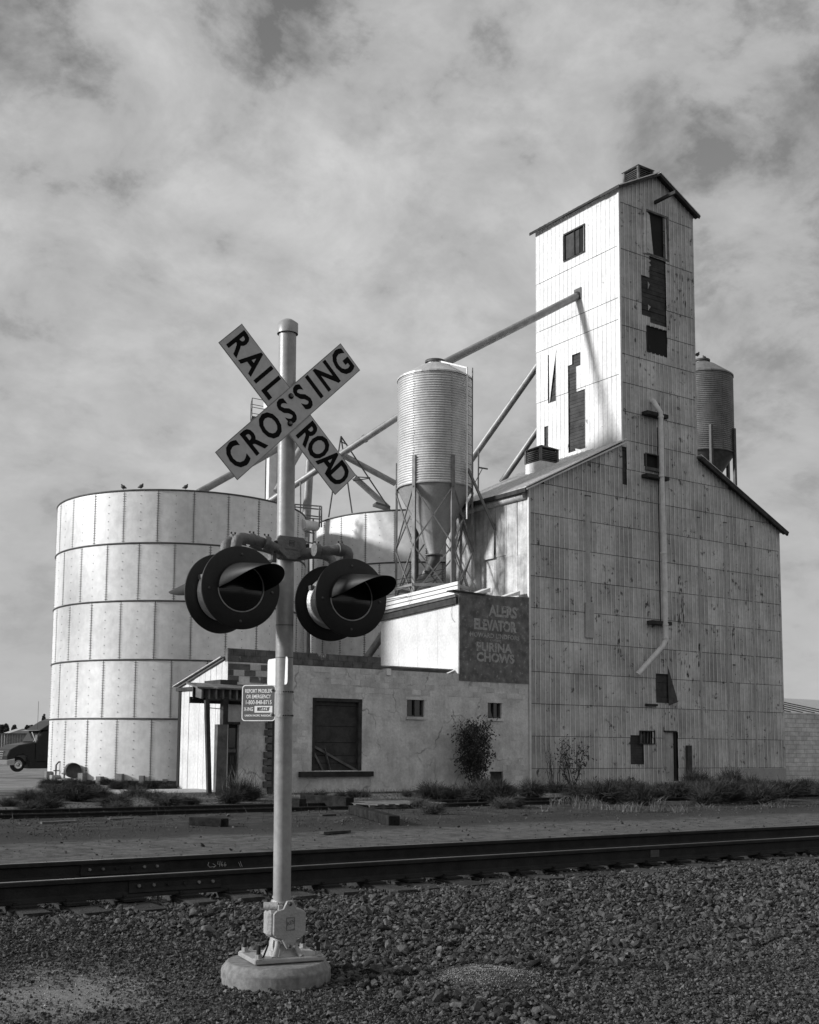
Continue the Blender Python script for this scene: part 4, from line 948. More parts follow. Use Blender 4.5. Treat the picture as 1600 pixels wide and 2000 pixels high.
# catwalk rails between the tanks
cw = thing('catwalk', 'light railed catwalk between the tops of the two tanks', 'catwalk', atD(600, 1050, 51))
for (x0, y0, x1, y1) in ((575, 985, 628, 989), (575, 990, 626, 995), (596, 1006, 628, 1010), (598, 1012, 626, 1014), (597, 1038, 614, 1042), (597, 1058, 614, 1062)):
    MB().bar(atD(x0, y0, 51), atD(x1, y1, 51.5), .05, .05).build('rail', M['angle'], cw)
for (x, y0, y1) in ((587, 942, 1005), (624, 989, 1030), (628, 989, 1030), (576, 985, 1030), (612, 1012, 1180)): MB().bar(atD(x, y0, 51.2), atD(x, y1, 51.2), .05, .05).build('post', M['angle'], cw)
MB().tube([atD(590, 1024, 50.5), atD(617, 1028, 51.5)], .22, 12).build('cross_pipe', M['tank'], cw)
MB().box(*[v for p in ((atD(592, 1000, 52).x, atD(604, 1000, 52).x), (atD(600, 1000, 52).y, atD(600, 1000, 52).y+.3)) for v in p], 0, 10.8).build('support_post', M['tank'], cw)
# A-frame on the second tank
af = thing('roof_frame', 'thin steel A-frame standing on the roof of the second tank', 'steel frame', (C2[0], C2[1], 12))
ap = atD(666, 852, 52)
for (x, y, D) in ((642, 1010, 50.5), (688, 1002, 53), (762, 996, 52.5)): MB().bar(ap, atD(x, y, D), .05, .05).build('strut', M['dark_steel'], af)
for q0, q1 in (((690, 931), (723, 933)), ((690, 939), (723, 934)), ((664, 862), (678, 868))): MB().bar(atD(*q0, 52), atD(*q1, 52.3), .04, .04).build('strut', M['dark_steel'], af)
MB().obox(atD(745, 989, 52), (.5, .2, 0), (.1, .3, 0), (0, 0, .05)).build('roof_hatch', M['dark_steel'], t2)
# bracket post on lean-to roof
vp = thing('vent_post', 'thin steel post with a side arm by the roof edge right of the pale bin', 'post', atD(934, 962, 52))
MB().bar(atD(934, 962, 52), atD(935, 880, 52), .05, .05).build('upright', M['dark_steel'], vp); MB().bar(atD(935, 913, 52), atD(953, 916, 52), .06, .06).build('arm', M['dark_steel'], vp); MB().bar(atD(925, 948, 52), atD(943, 914, 52), .03, .03).build('stay', M['dark_steel'], vp)
# cable bundle behind annex roof
cb = thing('overhead_cables', 'parallel dark cables strung behind the annex roof under the hopper bin', 'cables', atD(760, 1150, 46))
for k in range(5):
    y = 1128+k*9; MB().tube([atD(752, y+8, 45.5), atD(800, y, 46), atD(868, y-17, 47)], .014, 5).build('cable', M['dark_steel'], cb)

# ------------------------------------------------------------------ neighbour shed at far right
sh = thing('block_shed', 'low painted block shed with a pale metal roof at the right edge', 'building', (47, 34, 0))
zt = onY(1565, 1393).z
MB().box(EX1+.06, 56, EY+.05, EY+.25, -.2, zt-.02).build('wall', M['blockdk'], sh)
courses(EX1+.1, 48.6, -.05, zt, EY+.04, 'block', sh, 0., proud=.01)
MB().prism([(EX1+.3, EY+.3, zt-.05), (EX1+.3, EY+5, zt+.9), (EX1+.3, EY+5, zt+1.0), (EX1+.3, EY+.3, zt+.04)], (12, 0, 0)).build('roof', M['white'], sh)
for k in range(5): MB().bar((EX1+.9+k*.9, EY+.3, zt+.05), (EX1+.9+k*.9, EY+5, zt+1.02), .1, .05).build('roof_batten', M['dark_steel'], sh)
# concrete plinth under the elevator right part
MB().box(EX1-3.4, EX1+.02, EY-.05, EY+.2, -.3, .68).build('plinth', M['slab'], elev)

# ------------------------------------------------------------------ crossing signal
PB = atD(549.5, 1850, 7.5); px_, py_ = PB.x, PB.y
UP = Vector((0, 0, 1)); camF = Vector((CM[2][0], CM[2][1], 0)).normalized(); camR = Vector((camF.y, -camF.x, 0))
def facing(deg): t_ = math.radians(deg); return camR*math.sin(t_)-camF*math.cos(t_)
NS = facing(32); HS = UP.cross(NS).normalized()
pole_top = atD(555.5, 622, 7.5).z
sig = thing('crossing_signal', 'grey railroad crossing signal mast with crossbuck and two pairs of unlit lamps', 'crossing signal', (px_, py_, .2))
# small lean of the mast
topx = atD(555.5, 640, 7.5); lean = Vector((topx.x-px_, topx.y-py_, 0))
lean *= (1.0 if lean.length < .25 else .25/lean.length)
def PC(z): return Vector((px_, py_, z))+lean*((z-.3)/(pole_top-.3))
r = .0575
MB().tube([PC(.42), PC(1.2), PC(2.2), PC(3.2), PC(pole_top)], r, 40).build('mast', M['mast'], sig)
cp_ = MB().lathe([(r+.012, -.04), (r+.012, .03), (r*.6, .055), (0, .062)], PC(pole_top), seg=32).build('cap', M['mast'], sig)
# footing: chamfered disc, and base plate, bolts, junction base
fc = (px_-.035, py_-.0, 0); ft = atD(536, 1873, 7.5).z
MB().lathe([(.30, -.3), (.352, -.1), (.352, ft-.045), (.315, ft), (0, ft)], fc, seg=64, smooth=False).build('footing', M['footing'], sig, bevel=.006)
BA = math.radians(-8); bu = HS*math.cos(BA)+NS*-math.sin(BA); bv = Vector((-bu.y, bu.x, 0))
zc = ft+.004; BC = Vector((px_, py_, 0))
MB().obox(BC+UP*(zc+.017), bu*.235, bv*.18, UP*.015).build('base_plate', M['cast'], sig, bevel=.006)
for sx in (-1, 1):
    for sy in (-1, 1):
        c = BC+bu*.20*sx+bv*.145*sy+UP*(zc+.03); bt = MB().lathe([(0, .0), (.036, 0), (.036, .006), (0, .006)], c, seg=20).build('washer', M['cast'], sig)
        MB().lathe([(.024, .006), (.024, .032), (0, .032)], c, seg=6, smooth=False).build('nut', M['cast'], bt); MB().lathe([(.0135, .03), (.0135, .085), (0, .088)], c, seg=12).build('stud', M['rust'], bt)
MB().lathe([(.13, .03), (.10, .07), (.075, .12), (.07, .2), (.072, .30)], BC+UP*zc, seg=32).build('base_casting', M['cast'], sig)
JN = facing(23); JH = Vector((-JN.y, JN.x, 0)); JH = JH if JH.dot(HS) > 0 else -JH
jz0, jz1 = atD(555, 1838, 7.35).z, atD(555, 1776, 7.35).z
jm = (jz0+jz1)/2; jc = BC+JN*.05+HS*.0
box_ = MB().obox(jc+UP*jm, JH*.125, JN*.06, UP*(jz1-jz0)*.42).build('junction_box', M['cast'], sig, bevel=.02)
# shaped cover with two lugs
w2, h2 = .108, (jz1-jz0)*.42
cov = [(-w2, -h2+.02), (-w2+.02, -h2), (-.05, -h2-.012), (-.018, -h2-.075), (.018, -h2-.075), (.05, -h2-.012), (w2-.02, -h2), (w2, -h2+.02), (w2, h2-.02), (w2-.02, h2), (.045, h2+.01), (.02, h2+.06), (-.02, h2+.06), (-.045, h2+.01), (-w2+.02, h2), (-w2, h2-.02)]
cc_ = jc+JN*.062+UP*(jm+.0)
cv = MB().prism([cc_+JH*(a+.012)+UP*b for a, b in cov], JN*.02).build('cover', M['cast'], box_, bevel=.004)
for b in (-h2-.056, h2+.042): MB().lathe([(.012, 0), (.012, .008), (0, .01)], cc_+JH*.012+UP*b+JN*.02, JN, 12).build('cover_screw', M['dark_steel'], cv)
fp = cc_+JH*.016+JN*.0205
for (a, b, c, d) in ((-.026, .026, .036, .040), (-.026, .026, -.040, -.036), (-.028, -.024, -.04, .04), (.024, .028, -.04, .04)):
    MB().obox(fp+JH*(a+b)/2+UP*(c+d)/2, JH*(b-a)/2, JN*.002, UP*(d-c)/2).build('maker_frame', M['cast_dk'], cv)  # raised frame coloured darker, standing in for the shading of its relief
letter('RES', .034, fp+UP*.006, (JH+UP*.35).normalized(), (UP-JH*.35).normalized(), JN, .0025, M['cast_dk'], cv, 'maker_mark', weight=.0004)
MB().obox(fp-UP*.022+JH*.012, JH*.008+UP*.008, JN*.002, UP*.008-JH*.008).build('maker_lozenge', M['cast'], cv)
MB().lathe([(.07, 0), (.074, .015), (.066, .03)], BC+UP*(jz1+.01), seg=32).build('collar', M['cast'], sig)
MB().lathe([(.064, 0), (.064, .012)], BC+UP*(jz1+.05), seg=32).build('collar', M['cast'], sig)
MB().tube([jc-JH*.13+UP*(jz1+.005)-JN*.02, jc-JH*.05+UP*(jz1+.005)+JN*.03], .026, 14).build('set_screw_boss', M['cast'], sig)
MB().obox(jc-JH*.045+UP*(jz1+.0)+JN*.045, JH*.016, JN*.02, UP*.018).build('set_screw', M['cast'], sig, bevel=.004)
for s_ in (-1, 1): MB().tube([BC+JH*.05*s_+JN*.08+UP*(jz0-.02), BC+JH*.06*s_+JN*.10+UP*(zc+.09), BC+JH*.09*s_+JN*.14+UP*(zc+.03)], [.018, .017, .02], 10).build('web_rib', M['cast'], sig)
MB().tube([BC-JH*.10+JN*.03+UP*(jz0-.0), BC-JH*.105+JN*.05+UP*(zc+.1), BC-JH*.15+JN*.1+UP*(zc+.035), BC-JH*.2+JN*.13+UP*(zc+.034)], .006, 6).build('ground_wire', M['ink'], sig)
# crossbuck blades
cbz = atD(566, 800, 7.42).z; CB = PC(cbz)+NS*(r+.02)
def blade(e0, e1, off, txts, fr, size, narrow, tag_label):
    A = onP(*e0, CB+NS*off, NS); B = onP(*e1, CB+NS*off, NS); u = (B-A); L_ = u.length; u.normalize(); v = NS.cross(u); v = v if v.z > 0 else -v
    hw = .1115; c = (A+B)/2
    bl = MB().obox(c, u*L_/2, v*hw, NS*.0012).build('crossbuck_blade', M['signback'], sig); tag(bl, tag_label)
    MB().obox(c+NS*.0016, u*(L_/2-.006), v*(hw-.006), NS*.0006).build('sheeting', M['sign'], bl)
    print('BLADE', round(L_, 3), 'dir', [round(q, 2) for q in u])
    for t_, f in zip(txts, fr):
        letter(t_, size, A+u*L_*f, u, v, NS, .0032, M['ink'], bl, 'letter', weight=.0065, narrow=narrow)
    return bl
blade((449.5, 650.3), (675.2, 947.2), .0, 'RAILROAD', (.068, .184, .27, .352, .655, .748, .845, .93), .235, .74, 'lower blade reading RAILROAD')
blade((441.8, 910.8), (684.4, 696.9), .006, 'CROSSING', (.085, .21, .345, .475, .605, .70, .805, .935), .238, .80, 'upper blade reading CROSSING')
for q in ((568.5, 773.5), (566.5, 827)):
    c = onP(*q, CB+NS*.010, NS); MB().lathe([(0, .0), (.019, 0), (.019, .003), (0, .003)], c, NS, 20).build('washer', M['rust'], sig); MB().lathe([(.010, .003), (.010, .016), (0, .018)], c, NS, 6, smooth=False).build('bolt', M['cast_dk'], sig)
for q in (773, 827):
    zq = onP(567, q, CB, NS).z; MB().tube([PC(zq-.012), PC(zq+.012)], r+.004, 32).build('strap', M['cast_dk'], sig)
    MB().box(px_+lean.x*.9-.03, px_+lean.x*.9+.1, py_+lean.y*.9-.06, py_+lean.y*.9+.02, zq-.015, zq+.012).build('bracket', M['cast_dk'], sig)
# cross arm and lamps
az = atD(570, 1068, 7.4).z; AC = PC(az)
def onL(x, y, back=0.): return onP(x, y, PC(az)+NS*back, NS)
plc = onL(570, 1068, .115)
pw, ph = .108, .072
shp = [(-pw, -ph*.25), (-.025, -ph*1.15), (.03, -ph*1.15), (pw, -ph*.45), (pw, ph*.6), (pw-.02, ph*.95), (-pw+.02, ph*.95), (-pw, ph*.6)]
jb = MB().prism([plc+HS*a+UP*b for a, b in shp], -NS*.03).build('arm_cover', M['cast_dk'], sig, bevel=.004)
letter('RES', .022, plc+UP*.022, HS, UP, NS, .0015, M['lampblack'], jb, 'maker_mark'); letter('MADE IN U.S.A.', .014, plc-UP*.018, HS, UP, NS, .0015, M['lampblack'], jb, 'maker_mark')
for (a, b, c, d) in ((-.017, .017, .039, .041), (-.017, .017, .005, .007), (-.018, -.016, .005, .041), (.016, .018, .005, .041)): MB().obox(plc+HS*(a+b)/2+UP*(c+d)/2, HS*(b-a)/2, NS*.001, UP*(d-c)/2).build('maker_frame', M['lampblack'], jb)
MB().obox(AC+NS*.06, HS*.085, NS*.03, UP*.06).build('arm_clamp', M['cast_dk'], sig, bevel=.01)
MB().obox(AC-NS*.06, HS*.085, NS*.03, UP*.06).build('arm_clamp', M['cast_dk'], sig, bevel=.01)
for sx in (-1, 1):
    for sz in (-1, 1): MB().lathe([(.013, 0), (.013, .014), (0, .015)], plc+HS*(.115*sx)+UP*(sz*.028-.01)-NS*.01, NS, 8, smooth=False).build('bolt', M['lampblack'], sig)
LN = NS; 
def lamp_unit(cen, axis, hood=.48):
    """round signal lamp, cen = centre of backing disc, axis = facing"""
    ax = Vector(axis).normalized(); side = ax.cross(UP).normalized(); up2 = side.cross(ax)
    R_ = .255
    root = MB().lathe([(.148, .010), (R_-.004, .010), (R_, .006), (R_, .0), (R_-.004, -.004), (.148, -.004)], cen, ax, 72).build('backing_disc', M['lampblack'], sig)
    MB().lathe([(.143, .008), (.147, .015), (.151, .011), (.151, .006)], cen, ax, 56).build('lens_ring', M['drum'], root)
    ls = MB().lathe([(.152, .005), (.12, .017), (.08, .026), (.04, .031), (0, .033)], cen, ax, 40).build('lens', M['lens'], root)
    dots = MB()
    for i in range(-12, 13):
        for j in range(-12, 13):
            x = i*.0115+(j % 2)*.00575; y = j*.010; rr = math.hypot(x, y)
            if rr < .138:
                h = .0325-.028*(rr/.152)**2; P = Vector(cen)+ax*(h+.001)+side*x+up2*y; q = .003
                dots.add([P+side*q, P+up2*q, P-side*q, P-up2*q, P+ax*.002], [(0, 1, 4), (1, 2, 4), (2, 3, 4), (3, 0, 4)], True)
    stuff(dots.build('lens_prisms', M['lens'], ls))
    # drum housing behind
    MB().lathe([(.165, -.004), (.178, -.02), (.178, -.028), (.168, -.034), (.16, -.10), (.15, -.16), (.12, -.19), (0, -.2)], cen, ax, 56).build('housing', M['drum'], root)
    for a in (2.6, .5, -1.2):
        P = Vector(cen)+side*.178*math.cos(a)+up2*.178*math.sin(a)-ax*.03; MB().obox(P, side*.012, up2*.014, ax*.03).build('latch', M['cast_dk'], root)
    # hood: half tube, longest at the top, tapering back to the lens at both sides
    n = 28; vo = []; vi = []
    for i in range(n+1):
        a = PI*(-.02+1.04*i/n); x, y = math.cos(a), math.sin(a); d = hood*max(0, math.sin(min(max(a, 0), PI)))**.6+.012
        for k, rr in ((0, .155), (1, .155)):
            vo.append(Vector(cen)+side*rr*x+up2*rr*y+ax*(.008+d*k)-up2*(.045*k*d/.3))
            vi.append(Vector(cen)+side*(rr-.003)*x+up2*(rr-.003)*y+ax*(.008+d*k)-up2*(.045*k*d/.3))
    mb = MB(); m0 = len(vo)
    mb.add(vo+vi, [(2*i, 2*i+1, 2*i+3, 2*i+2) for i in range(n)]+[(m0+2*i+2, m0+2*i+3, m0+2*i+1, m0+2*i) for i in range(n)]+[(2*i+1, m0+2*i+1, m0+2*i+3, 2*i+3) for i in range(n)], True)
    ho = mb.build('hood', M['lampblack'], root); ho.data.materials.append(M['hoodin'])
    for q in range(n, 2*n): ho.data.polygons[q].material_index = 1
    for a in (PI/2, -.08, PI+.08, -PI/2): MB().lathe([(0, .004), (.008, .004), (.009, 0)], Vector(cen)+side*.205*math.cos(a)+up2*.205*math.sin(a)+ax*.011, ax, 10).build('screw', M['dark_steel'], root)
    return root
def disc_at(px, py, D): return atD(px, py, D)
# facing directions (slightly right of the camera, level)
FL, FR = facing(29), facing(28)
dl = atD(470, 1148, 7.05); dr = atD(685.5, 1167.5, 7.45)
bl_ = dl-FL*.48-FL.cross(UP)*.0; br_ = dr-FR*.44
bl_ = atD(429, 1160, 7.42); br_ = atD(645, 1178.5, 7.80)
lamp_unit(dl, FL); lamp_unit(dr, FR); lamp_unit(bl_, -facing(40), .54); lamp_unit(br_, -facing(25))
# arms: pipes from the cover to elbows above each lamp
def arm(pts, r_, name='arm_pipe', mat='cast_dk'):
    P = [Vector(p) for p in pts]; Q = [P[0]]
    for i in range(1, len(P)-1):      # round the corners
        a = P[i]+(P[i-1]-P[i]).normalized()*.06; b = P[i]+(P[i+1]-P[i]).normalized()*.06
        for t_ in (0, .25, .5, .75, 1): Q.append(a.lerp(P[i], t_).lerp(P[i].lerp(b, t_), t_))
    Q.append(P[-1]); return MB().tube(Q, r_, 20).build(name, M[mat], sig)
arm([PC(az+.0)+NS*.05-HS*.05, atD(505, 1057, 7.32), atD(462, 1048, 7.13), dl-FL*.09+UP*.19], .034)
arm([PC(az+.01)-NS*.06-HS*.02, atD(470, 1052, 7.5), atD(440, 1058, 7.45), bl_+FL*.09+UP*.19], .034)
arm([PC(az-.02)+NS*.05+HS*.05, atD(640, 1075, 7.5), atD(684, 1073, 7.53), dr-FR*.09+UP*.19], .034)
arm([PC(az-.03)-NS*.06+HS*.02, atD(615, 1080, 7.7), atD(645, 1086, 7.8), br_+FR*.09+UP*.19], .034)
for (x, y, D) in ((491, 1055, 7.28), (455, 1056, 7.47), (664, 1074, 7.52), (520, 1060, 7.35), (618, 1074, 7.47)):
    c = atD(x, y, D); MB().tube([c-HS*.018, c+HS*.018], .043, 20).build('clamp_ring', M['cast_dk'], sig)
    for q in (-.012, .014): MB().tube([c+HS*q+UP*.02, c+HS*q+UP*.056], .006, 8).build('clamp_bolt', M['lampblack'], sig)
# emergency notice plate, bound to the mast by straps
pn = (facing(-20)).normalized(); pu = UP.cross(pn).normalized(); pu = pu if pu.dot(camR) > 0 else -pu
pcn = atD(505, 1373, 7.32)
def rrect(c, u, v, w, h, r_, n=6):
    out = []
    for cx, cy, a0 in ((w-r_, h-r_, 0), (-w+r_, h-r_, PI/2), (-w+r_, -h+r_, PI), (w-r_, -h+r_, 1.5*PI)):
        for i in range(n+1): a = a0+PI/2*i/n; out.append(c+u*(cx+r_*math.cos(a))+v*(cy+r_*math.sin(a)))
    return out
W_, H_ = .117, .114
bp = MB().prism(rrect(pcn, pu, UP, W_, H_, .022), -pn*.003).build('notice_plate', M['plateink'], sig); tag(bp, 'small rounded emergency notice plate strapped to the mast')
MB().prism(rrect(pcn+pn*.0008, pu, UP, W_-.006, H_-.006, .018), -pn*.0006).build('plate_face', M['plate'], bp)
def pl(txt, dy, size, dx=0, mat='plateink', lift=.002, **kw): letter(txt, size, pcn+UP*dy+pu*dx, pu, UP, pn, lift, M[mat], bp, 'plate_lettering', **{'weight': .0005, **kw})
pl('REPORT PROBLEM', .074, .033, narrow=.70); pl('OR EMERGENCY', .039, .033, narrow=.70); pl('1-800-848-8715', .003, .036, narrow=.80)
pl('X-ING', -.040, .033, -.068, narrow=.70); pl('UNION PACIFIC RAILROAD', -.080, .017, narrow=.9)
MB().prism(rrect(pcn+pn*.0022-UP*.040+pu*.036, pu, UP, .062, .021, .002, 1), -pn*.0008).build('number_panel', M['plateink'], bp)
pl('805523F', -.040, .034, .036, 'ink', .0035, narrow=.74)
for y in (1350, 1397):
    zq = atD(560, y, 7.45).z; MB().tube([PC(zq-.011), PC(zq+.011)], r+.003, 32).build('band', M['cast'], sig)
    for a in range(7): 
        d = NS*math.cos(-.5+a*.25)+HS*math.sin(-.5+a*.25); MB().obox(PC(zq)+d*(r+.004), d*.002, UP*.004, d.cross(UP)*.0035).build('band_slot', M['ink'], sig)
    c = pcn+UP*(zq-pcn.z)+pu*.095; MB().lathe([(.008, 0), (.008, .01), (0, .012)], c, pn, 8).build('bolt', M['cast'], bp)
# white rounded sign seen from behind the mast
wp = atD(542, 1306, 7.64); MB().prism(rrect(wp-UP*.02, UP.cross(facing(-62)), UP, .17, .09, .025), -facing(-62)*.004).build('rear_plate', M['white'], sig)
MB().tube([PC(atD(545, 1218, 7.5).z-.003), PC(atD(545, 1218, 7.5).z+.003)], r+.0015, 32).build('seam_band', M['cast_dk'], sig); MB().tube([PC(atD(545, 1282, 7.5).z-.003), PC(atD(545, 1282, 7.5).z+.003)], r+.0015, 32).build('seam_band', M['cast_dk'], sig)

# ------------------------------------------------------------------ ballast, gravel and grit
def rock_variants(n, sub, name, mat, flat=(.5, .9), seed=1):
    col = bpy.data.collections.new(name+'_shapes'); rr = np.random.default_rng(seed)
    for k in range(n):
        bm = bmesh.new(); sx, sy, sz = rr.uniform(.8, 1.25), rr.uniform(.6, .95), rr.uniform(*flat)
        # broken stone: hull of a few points scattered over a squashed lump
        for _ in range(17 if sub > 1 else 8):
            d = Vector(rr.normal(size=3)).normalized(); d = Vector(math.copysign(abs(q)**.75, q) for q in d)*.5*rr.uniform(.8, 1.0)
            bm.verts.new((d.x*sx, d.y*sy, d.z*sz))
        hu = bmesh.ops.convex_hull(bm, input=bm.verts); bmesh.ops.delete(bm, geom=[v for v in bm.verts if not v.link_faces], context='VERTS')
        me = bpy.data.meshes.new(name); bm.to_mesh(me); bm.free(); me.materials.append(mat)
        o = bpy.data.objects.new(name+'_shape', me); col.objects.link(o)
    return col
def scatter(name, pos, scale, rot, idx, col, label=None, cat=None):
    me = bpy.data.meshes.new(name); me.vertices.add(len(pos)); me.vertices.foreach_set('co', np.asarray(pos, np.float32).ravel())
    for nm, tp, arr in (('sc', 'FLOAT_VECTOR', scale), ('ro', 'FLOAT_VECTOR', rot)):
        at = me.attributes.new(nm, tp, 'POINT'); at.data.foreach_set('vector', np.asarray(arr, np.float32).ravel())
    at = me.attributes.new('ix', 'INT', 'POINT'); at.data.foreach_set('value', np.asarray(idx, np.int32))
    o = bpy.data.objects.new(name, me); COL.objects.link(o); stuff(o)
    ng = bpy.data.node_groups.new(name, 'GeometryNodeTree')
    ng.interface.new_socket('Geometry', in_out='INPUT', socket_type='NodeSocketGeometry'); ng.interface.new_socket('Geometry', in_out='OUTPUT', socket_type='NodeSocketGeometry')
    gi, go = ng.nodes.new('NodeGroupInput'), ng.nodes.new('NodeGroupOutput'); ip = ng.nodes.new('GeometryNodeInstanceOnPoints'); ci = ng.nodes.new('GeometryNodeCollectionInfo')
    ci.inputs[0].default_value = col; ci.inputs['Separate Children'].default_value = True; ci.inputs['Reset Children'].default_value = True
    def attr(nm, dt): a = ng.nodes.new('GeometryNodeInputNamedAttribute'); a.data_type = dt; a.inputs[0].default_value = nm; return a.outputs[0]
    L = ng.links.new; L(gi.outputs[0], ip.inputs['Points']); L(ci.outputs[0], ip.inputs['Instance']); ip.inputs['Pick Instance'].default_value = True
    L(attr('ix', 'INT'), ip.inputs['Instance Index']); L(attr('sc', 'FLOAT_VECTOR'), ip.inputs['Scale'])
    er = ng.nodes.new('FunctionNodeEulerToRotation'); L(attr('ro', 'FLOAT_VECTOR'), er.inputs[0]); L(er.outputs[0], ip.inputs['Rotation']); L(ip.outputs[0], go.inputs[0])
    md = o.modifiers.new('scatter', 'NODES'); md.node_group = ng
    if label: tag(o, label, cat)
    return o
rocks = rock_variants(14, 2, 'stone', M['rock'], (.32, .62), 3)
grits = rock_variants(6, 1, 'pebble', M['grit'], (.5, .9), 5); gritl = rock_variants(4, 1, 'pale_pebble', M['grit_l'], (.5, .9), 6)
def in_view(x, y, z=0., m=.06):
    d = np.stack([x, y, z-EYE+0*x], 0); c = CM @ d; u = (c[0]/c[2]*FPX+PCX)/1600; v = (c[1]/c[2]*FPX+PCY)/2000
    return (c[2] > 1) & (u > -m-.15) & (u < 1+m) & (v > -.1) & (v < 1+m*2)
def cloud(n, x0, x1, y0, y1, dens, size, lift, cap=None, rs=0):
    rr = np.random.default_rng(rs); x = rr.uniform(x0, x1, n); y = rr.uniform(y0, y1, n); k = in_view(x, y) & (rr.random(n) < dens(x, y)); x, y = x[k], y[k]
    s = size(x, y, rr); z = gz(x, y)+s*lift*rr.uniform(.3, 1.0, len(x)); ro = rr.uniform(-PI, PI, (len(x), 3)); ro[:, 0] *= .25; ro[:, 1] *= .25
    sc = np.stack([s*rr.uniform(.8, 1.3, len(x)), s*rr.uniform(.8, 1.2, len(x)), s], 1)
    fx, fy = fc[0], fc[1]; q = np.hypot(x-fx, y-fy) > .36
    return np.stack([x, y, z], 1)[q], sc[q], ro[q]
def sstep(a, b, t): t = np.clip((t-a)/(b-a), 0, 1); return t*t*(3-2*t)
def mnd(x, y):
    u = ((x-MOUND.x)*.829+(y-MOUND.y)*-.559)/.42; v = ((x-MOUND.x)*.5555+(y-MOUND.y)*.825)/.5; return np.exp(-(u*u+v*v)*1.3)
# foreground edge of the crushed stone: runs diagonally, nearer on the right
_eg = sorted([(onZ(a_, b_).x, onZ(a_, b_).y) for a_, b_ in ((-200, 1835), (50, 1842), (400, 1862), (760, 1880), (950, 1890), (1150, 1940), (1400, 2030), (1700, 2200))])
def edge(x): return np.interp(x, [q[0] for q in _eg], [q[1] for q in _eg])+.7*(fbm(x, x*0+3.3, 1.1, 3, 4)-.5)
def dens_b(x, y):
    a = (.06+.94*sstep(-1.0, .5, y-edge(x)+.9*(fbm(x, y, 1.5, 3, 41)-.5)))*np.clip(1-1.9*mnd(x, y), 0, 1)*(1-.9*np.exp(-((x-SANDC.x)**2+(y-SANDC.y)**2)/.9))*(1-sstep(12.9, 13.7, y+.5*(fbm(x, y, .8, 2, 8)-.5)))
    onplate = ((np.abs(y-YR0) < .08) | (np.abs(y-YR1) < .08)); a = a*np.where(onplate, .15, 1)
    inner = (y > YR0-.2) & (y < YR1+.2); return a*np.where(inner, .5, 1)*(.55+.45*(fbm(x, y, 1.4, 3, 77) > .42))
def size_b(x, y, rr): return rr.lognormal(math.log(.032), .42, len(x)).clip(.018, .12)*(1-.45*(1-sstep(-.2, .8, y-edge(x))))
p, s_, ro = cloud(400000, -1, 24, 4.5, 13.8, dens_b, size_b, .45, rs=11)
# keep stones from standing above the tie tops between the rails
mid = (p[:, 1] > YR0-1.0) & (p[:, 1] < YR1+1.2); p[mid, 2] = np.minimum(p[mid, 2], TIE_TOP-.035+rng.uniform(0, .02, mid.sum()))
scatter('ballast', p, s_, ro, rng.integers(0, 12, len(p)), rocks)
print('ballast', len(p))
def dens_g(x, y): return np.clip(.9-.88*np.exp(-((x-SANDC.x)**2+(y-SANDC.y)**2)/1.1)-1.8*mnd(x, y), 0, 1)*(1-.8*sstep(.8, 1.8, y-edge(x)))
def size_g(x, y, rr): return rr.lognormal(math.log(.0125), .5, len(x)).clip(.004, .05)
p, s_, ro = cloud(60000, .5, 10, 3.2, 9.6, lambda x, y: .75*fbm(x, y, 1.3, 3, 19)*(1-mnd(x, y))*(1-.95*np.exp(-((x-SANDC.x)**2+(y-SANDC.y)**2)/1.1)), lambda x, y, rr: rr.lognormal(math.log(.024), .35, len(x)).clip(.012, .06), .3, rs=16)
scatter('small_stones', p, s_, ro, rng.integers(0, 12, len(p)), rocks)
p, s_, ro = cloud(520000, .5, 8.5, 3.2, 9.4, dens_g, size_g, .35, rs=12)
scatter('gravel', p, s_, ro, rng.integers(0, 6, len(p)), grits)
print('grit', len(p))
def dens_p(x, y):
    u = ((x-MOUND.x)*.829+(y-MOUND.y)*-.559)/.40; v = ((x-MOUND.x)*.5555+(y-MOUND.y)*.825)/.5; return np.exp(-(u*u+v*v)*1.3)*np.clip(2.2*fbm(x, y, 5, 3, 8)-.25, 0, 1)
p, s_, ro = cloud(90000, MOUND.x-1, MOUND.x+1, MOUND.y-1, MOUND.y+1, dens_p, lambda x, y, rr: rr.uniform(.005, .010, len(x)), .3, rs=13)
scatter('pale_gravel_heap', p, s_, ro, rng.integers(0, 4, len(p)), gritl)
def dens_s(x, y): return .012+.45*np.exp(-((x-SANDC.x)**2+(y-SANDC.y)**2)/.8)
p, s_, ro = cloud(60000, 0.5, 9, 3.2, 9.5, dens_s, lambda x, y, rr: rr.lognormal(math.log(.009), .35, len(x)).clip(.004, .02), .3, rs=14)
scatter('pale_grit', p, s_, ro, rng.integers(0, 4, len(p)), gritl)
p, s_, ro = cloud(110000, 1, 44, 12.8, 33, lambda x, y: .12+.6*(1-sstep(13.4, 14.6, y))+.5*sstep(17.5, 19, y)*(fbm(x, y, .6, 3, 2) > .47), lambda x, y, rr: rr.lognormal(math.log(.022), .5, len(x)).clip(.008, .10), .3, rs=15)
scatter('scattered_stones', p, s_, ro, rng.integers(0, 12, len(p)), rocks)

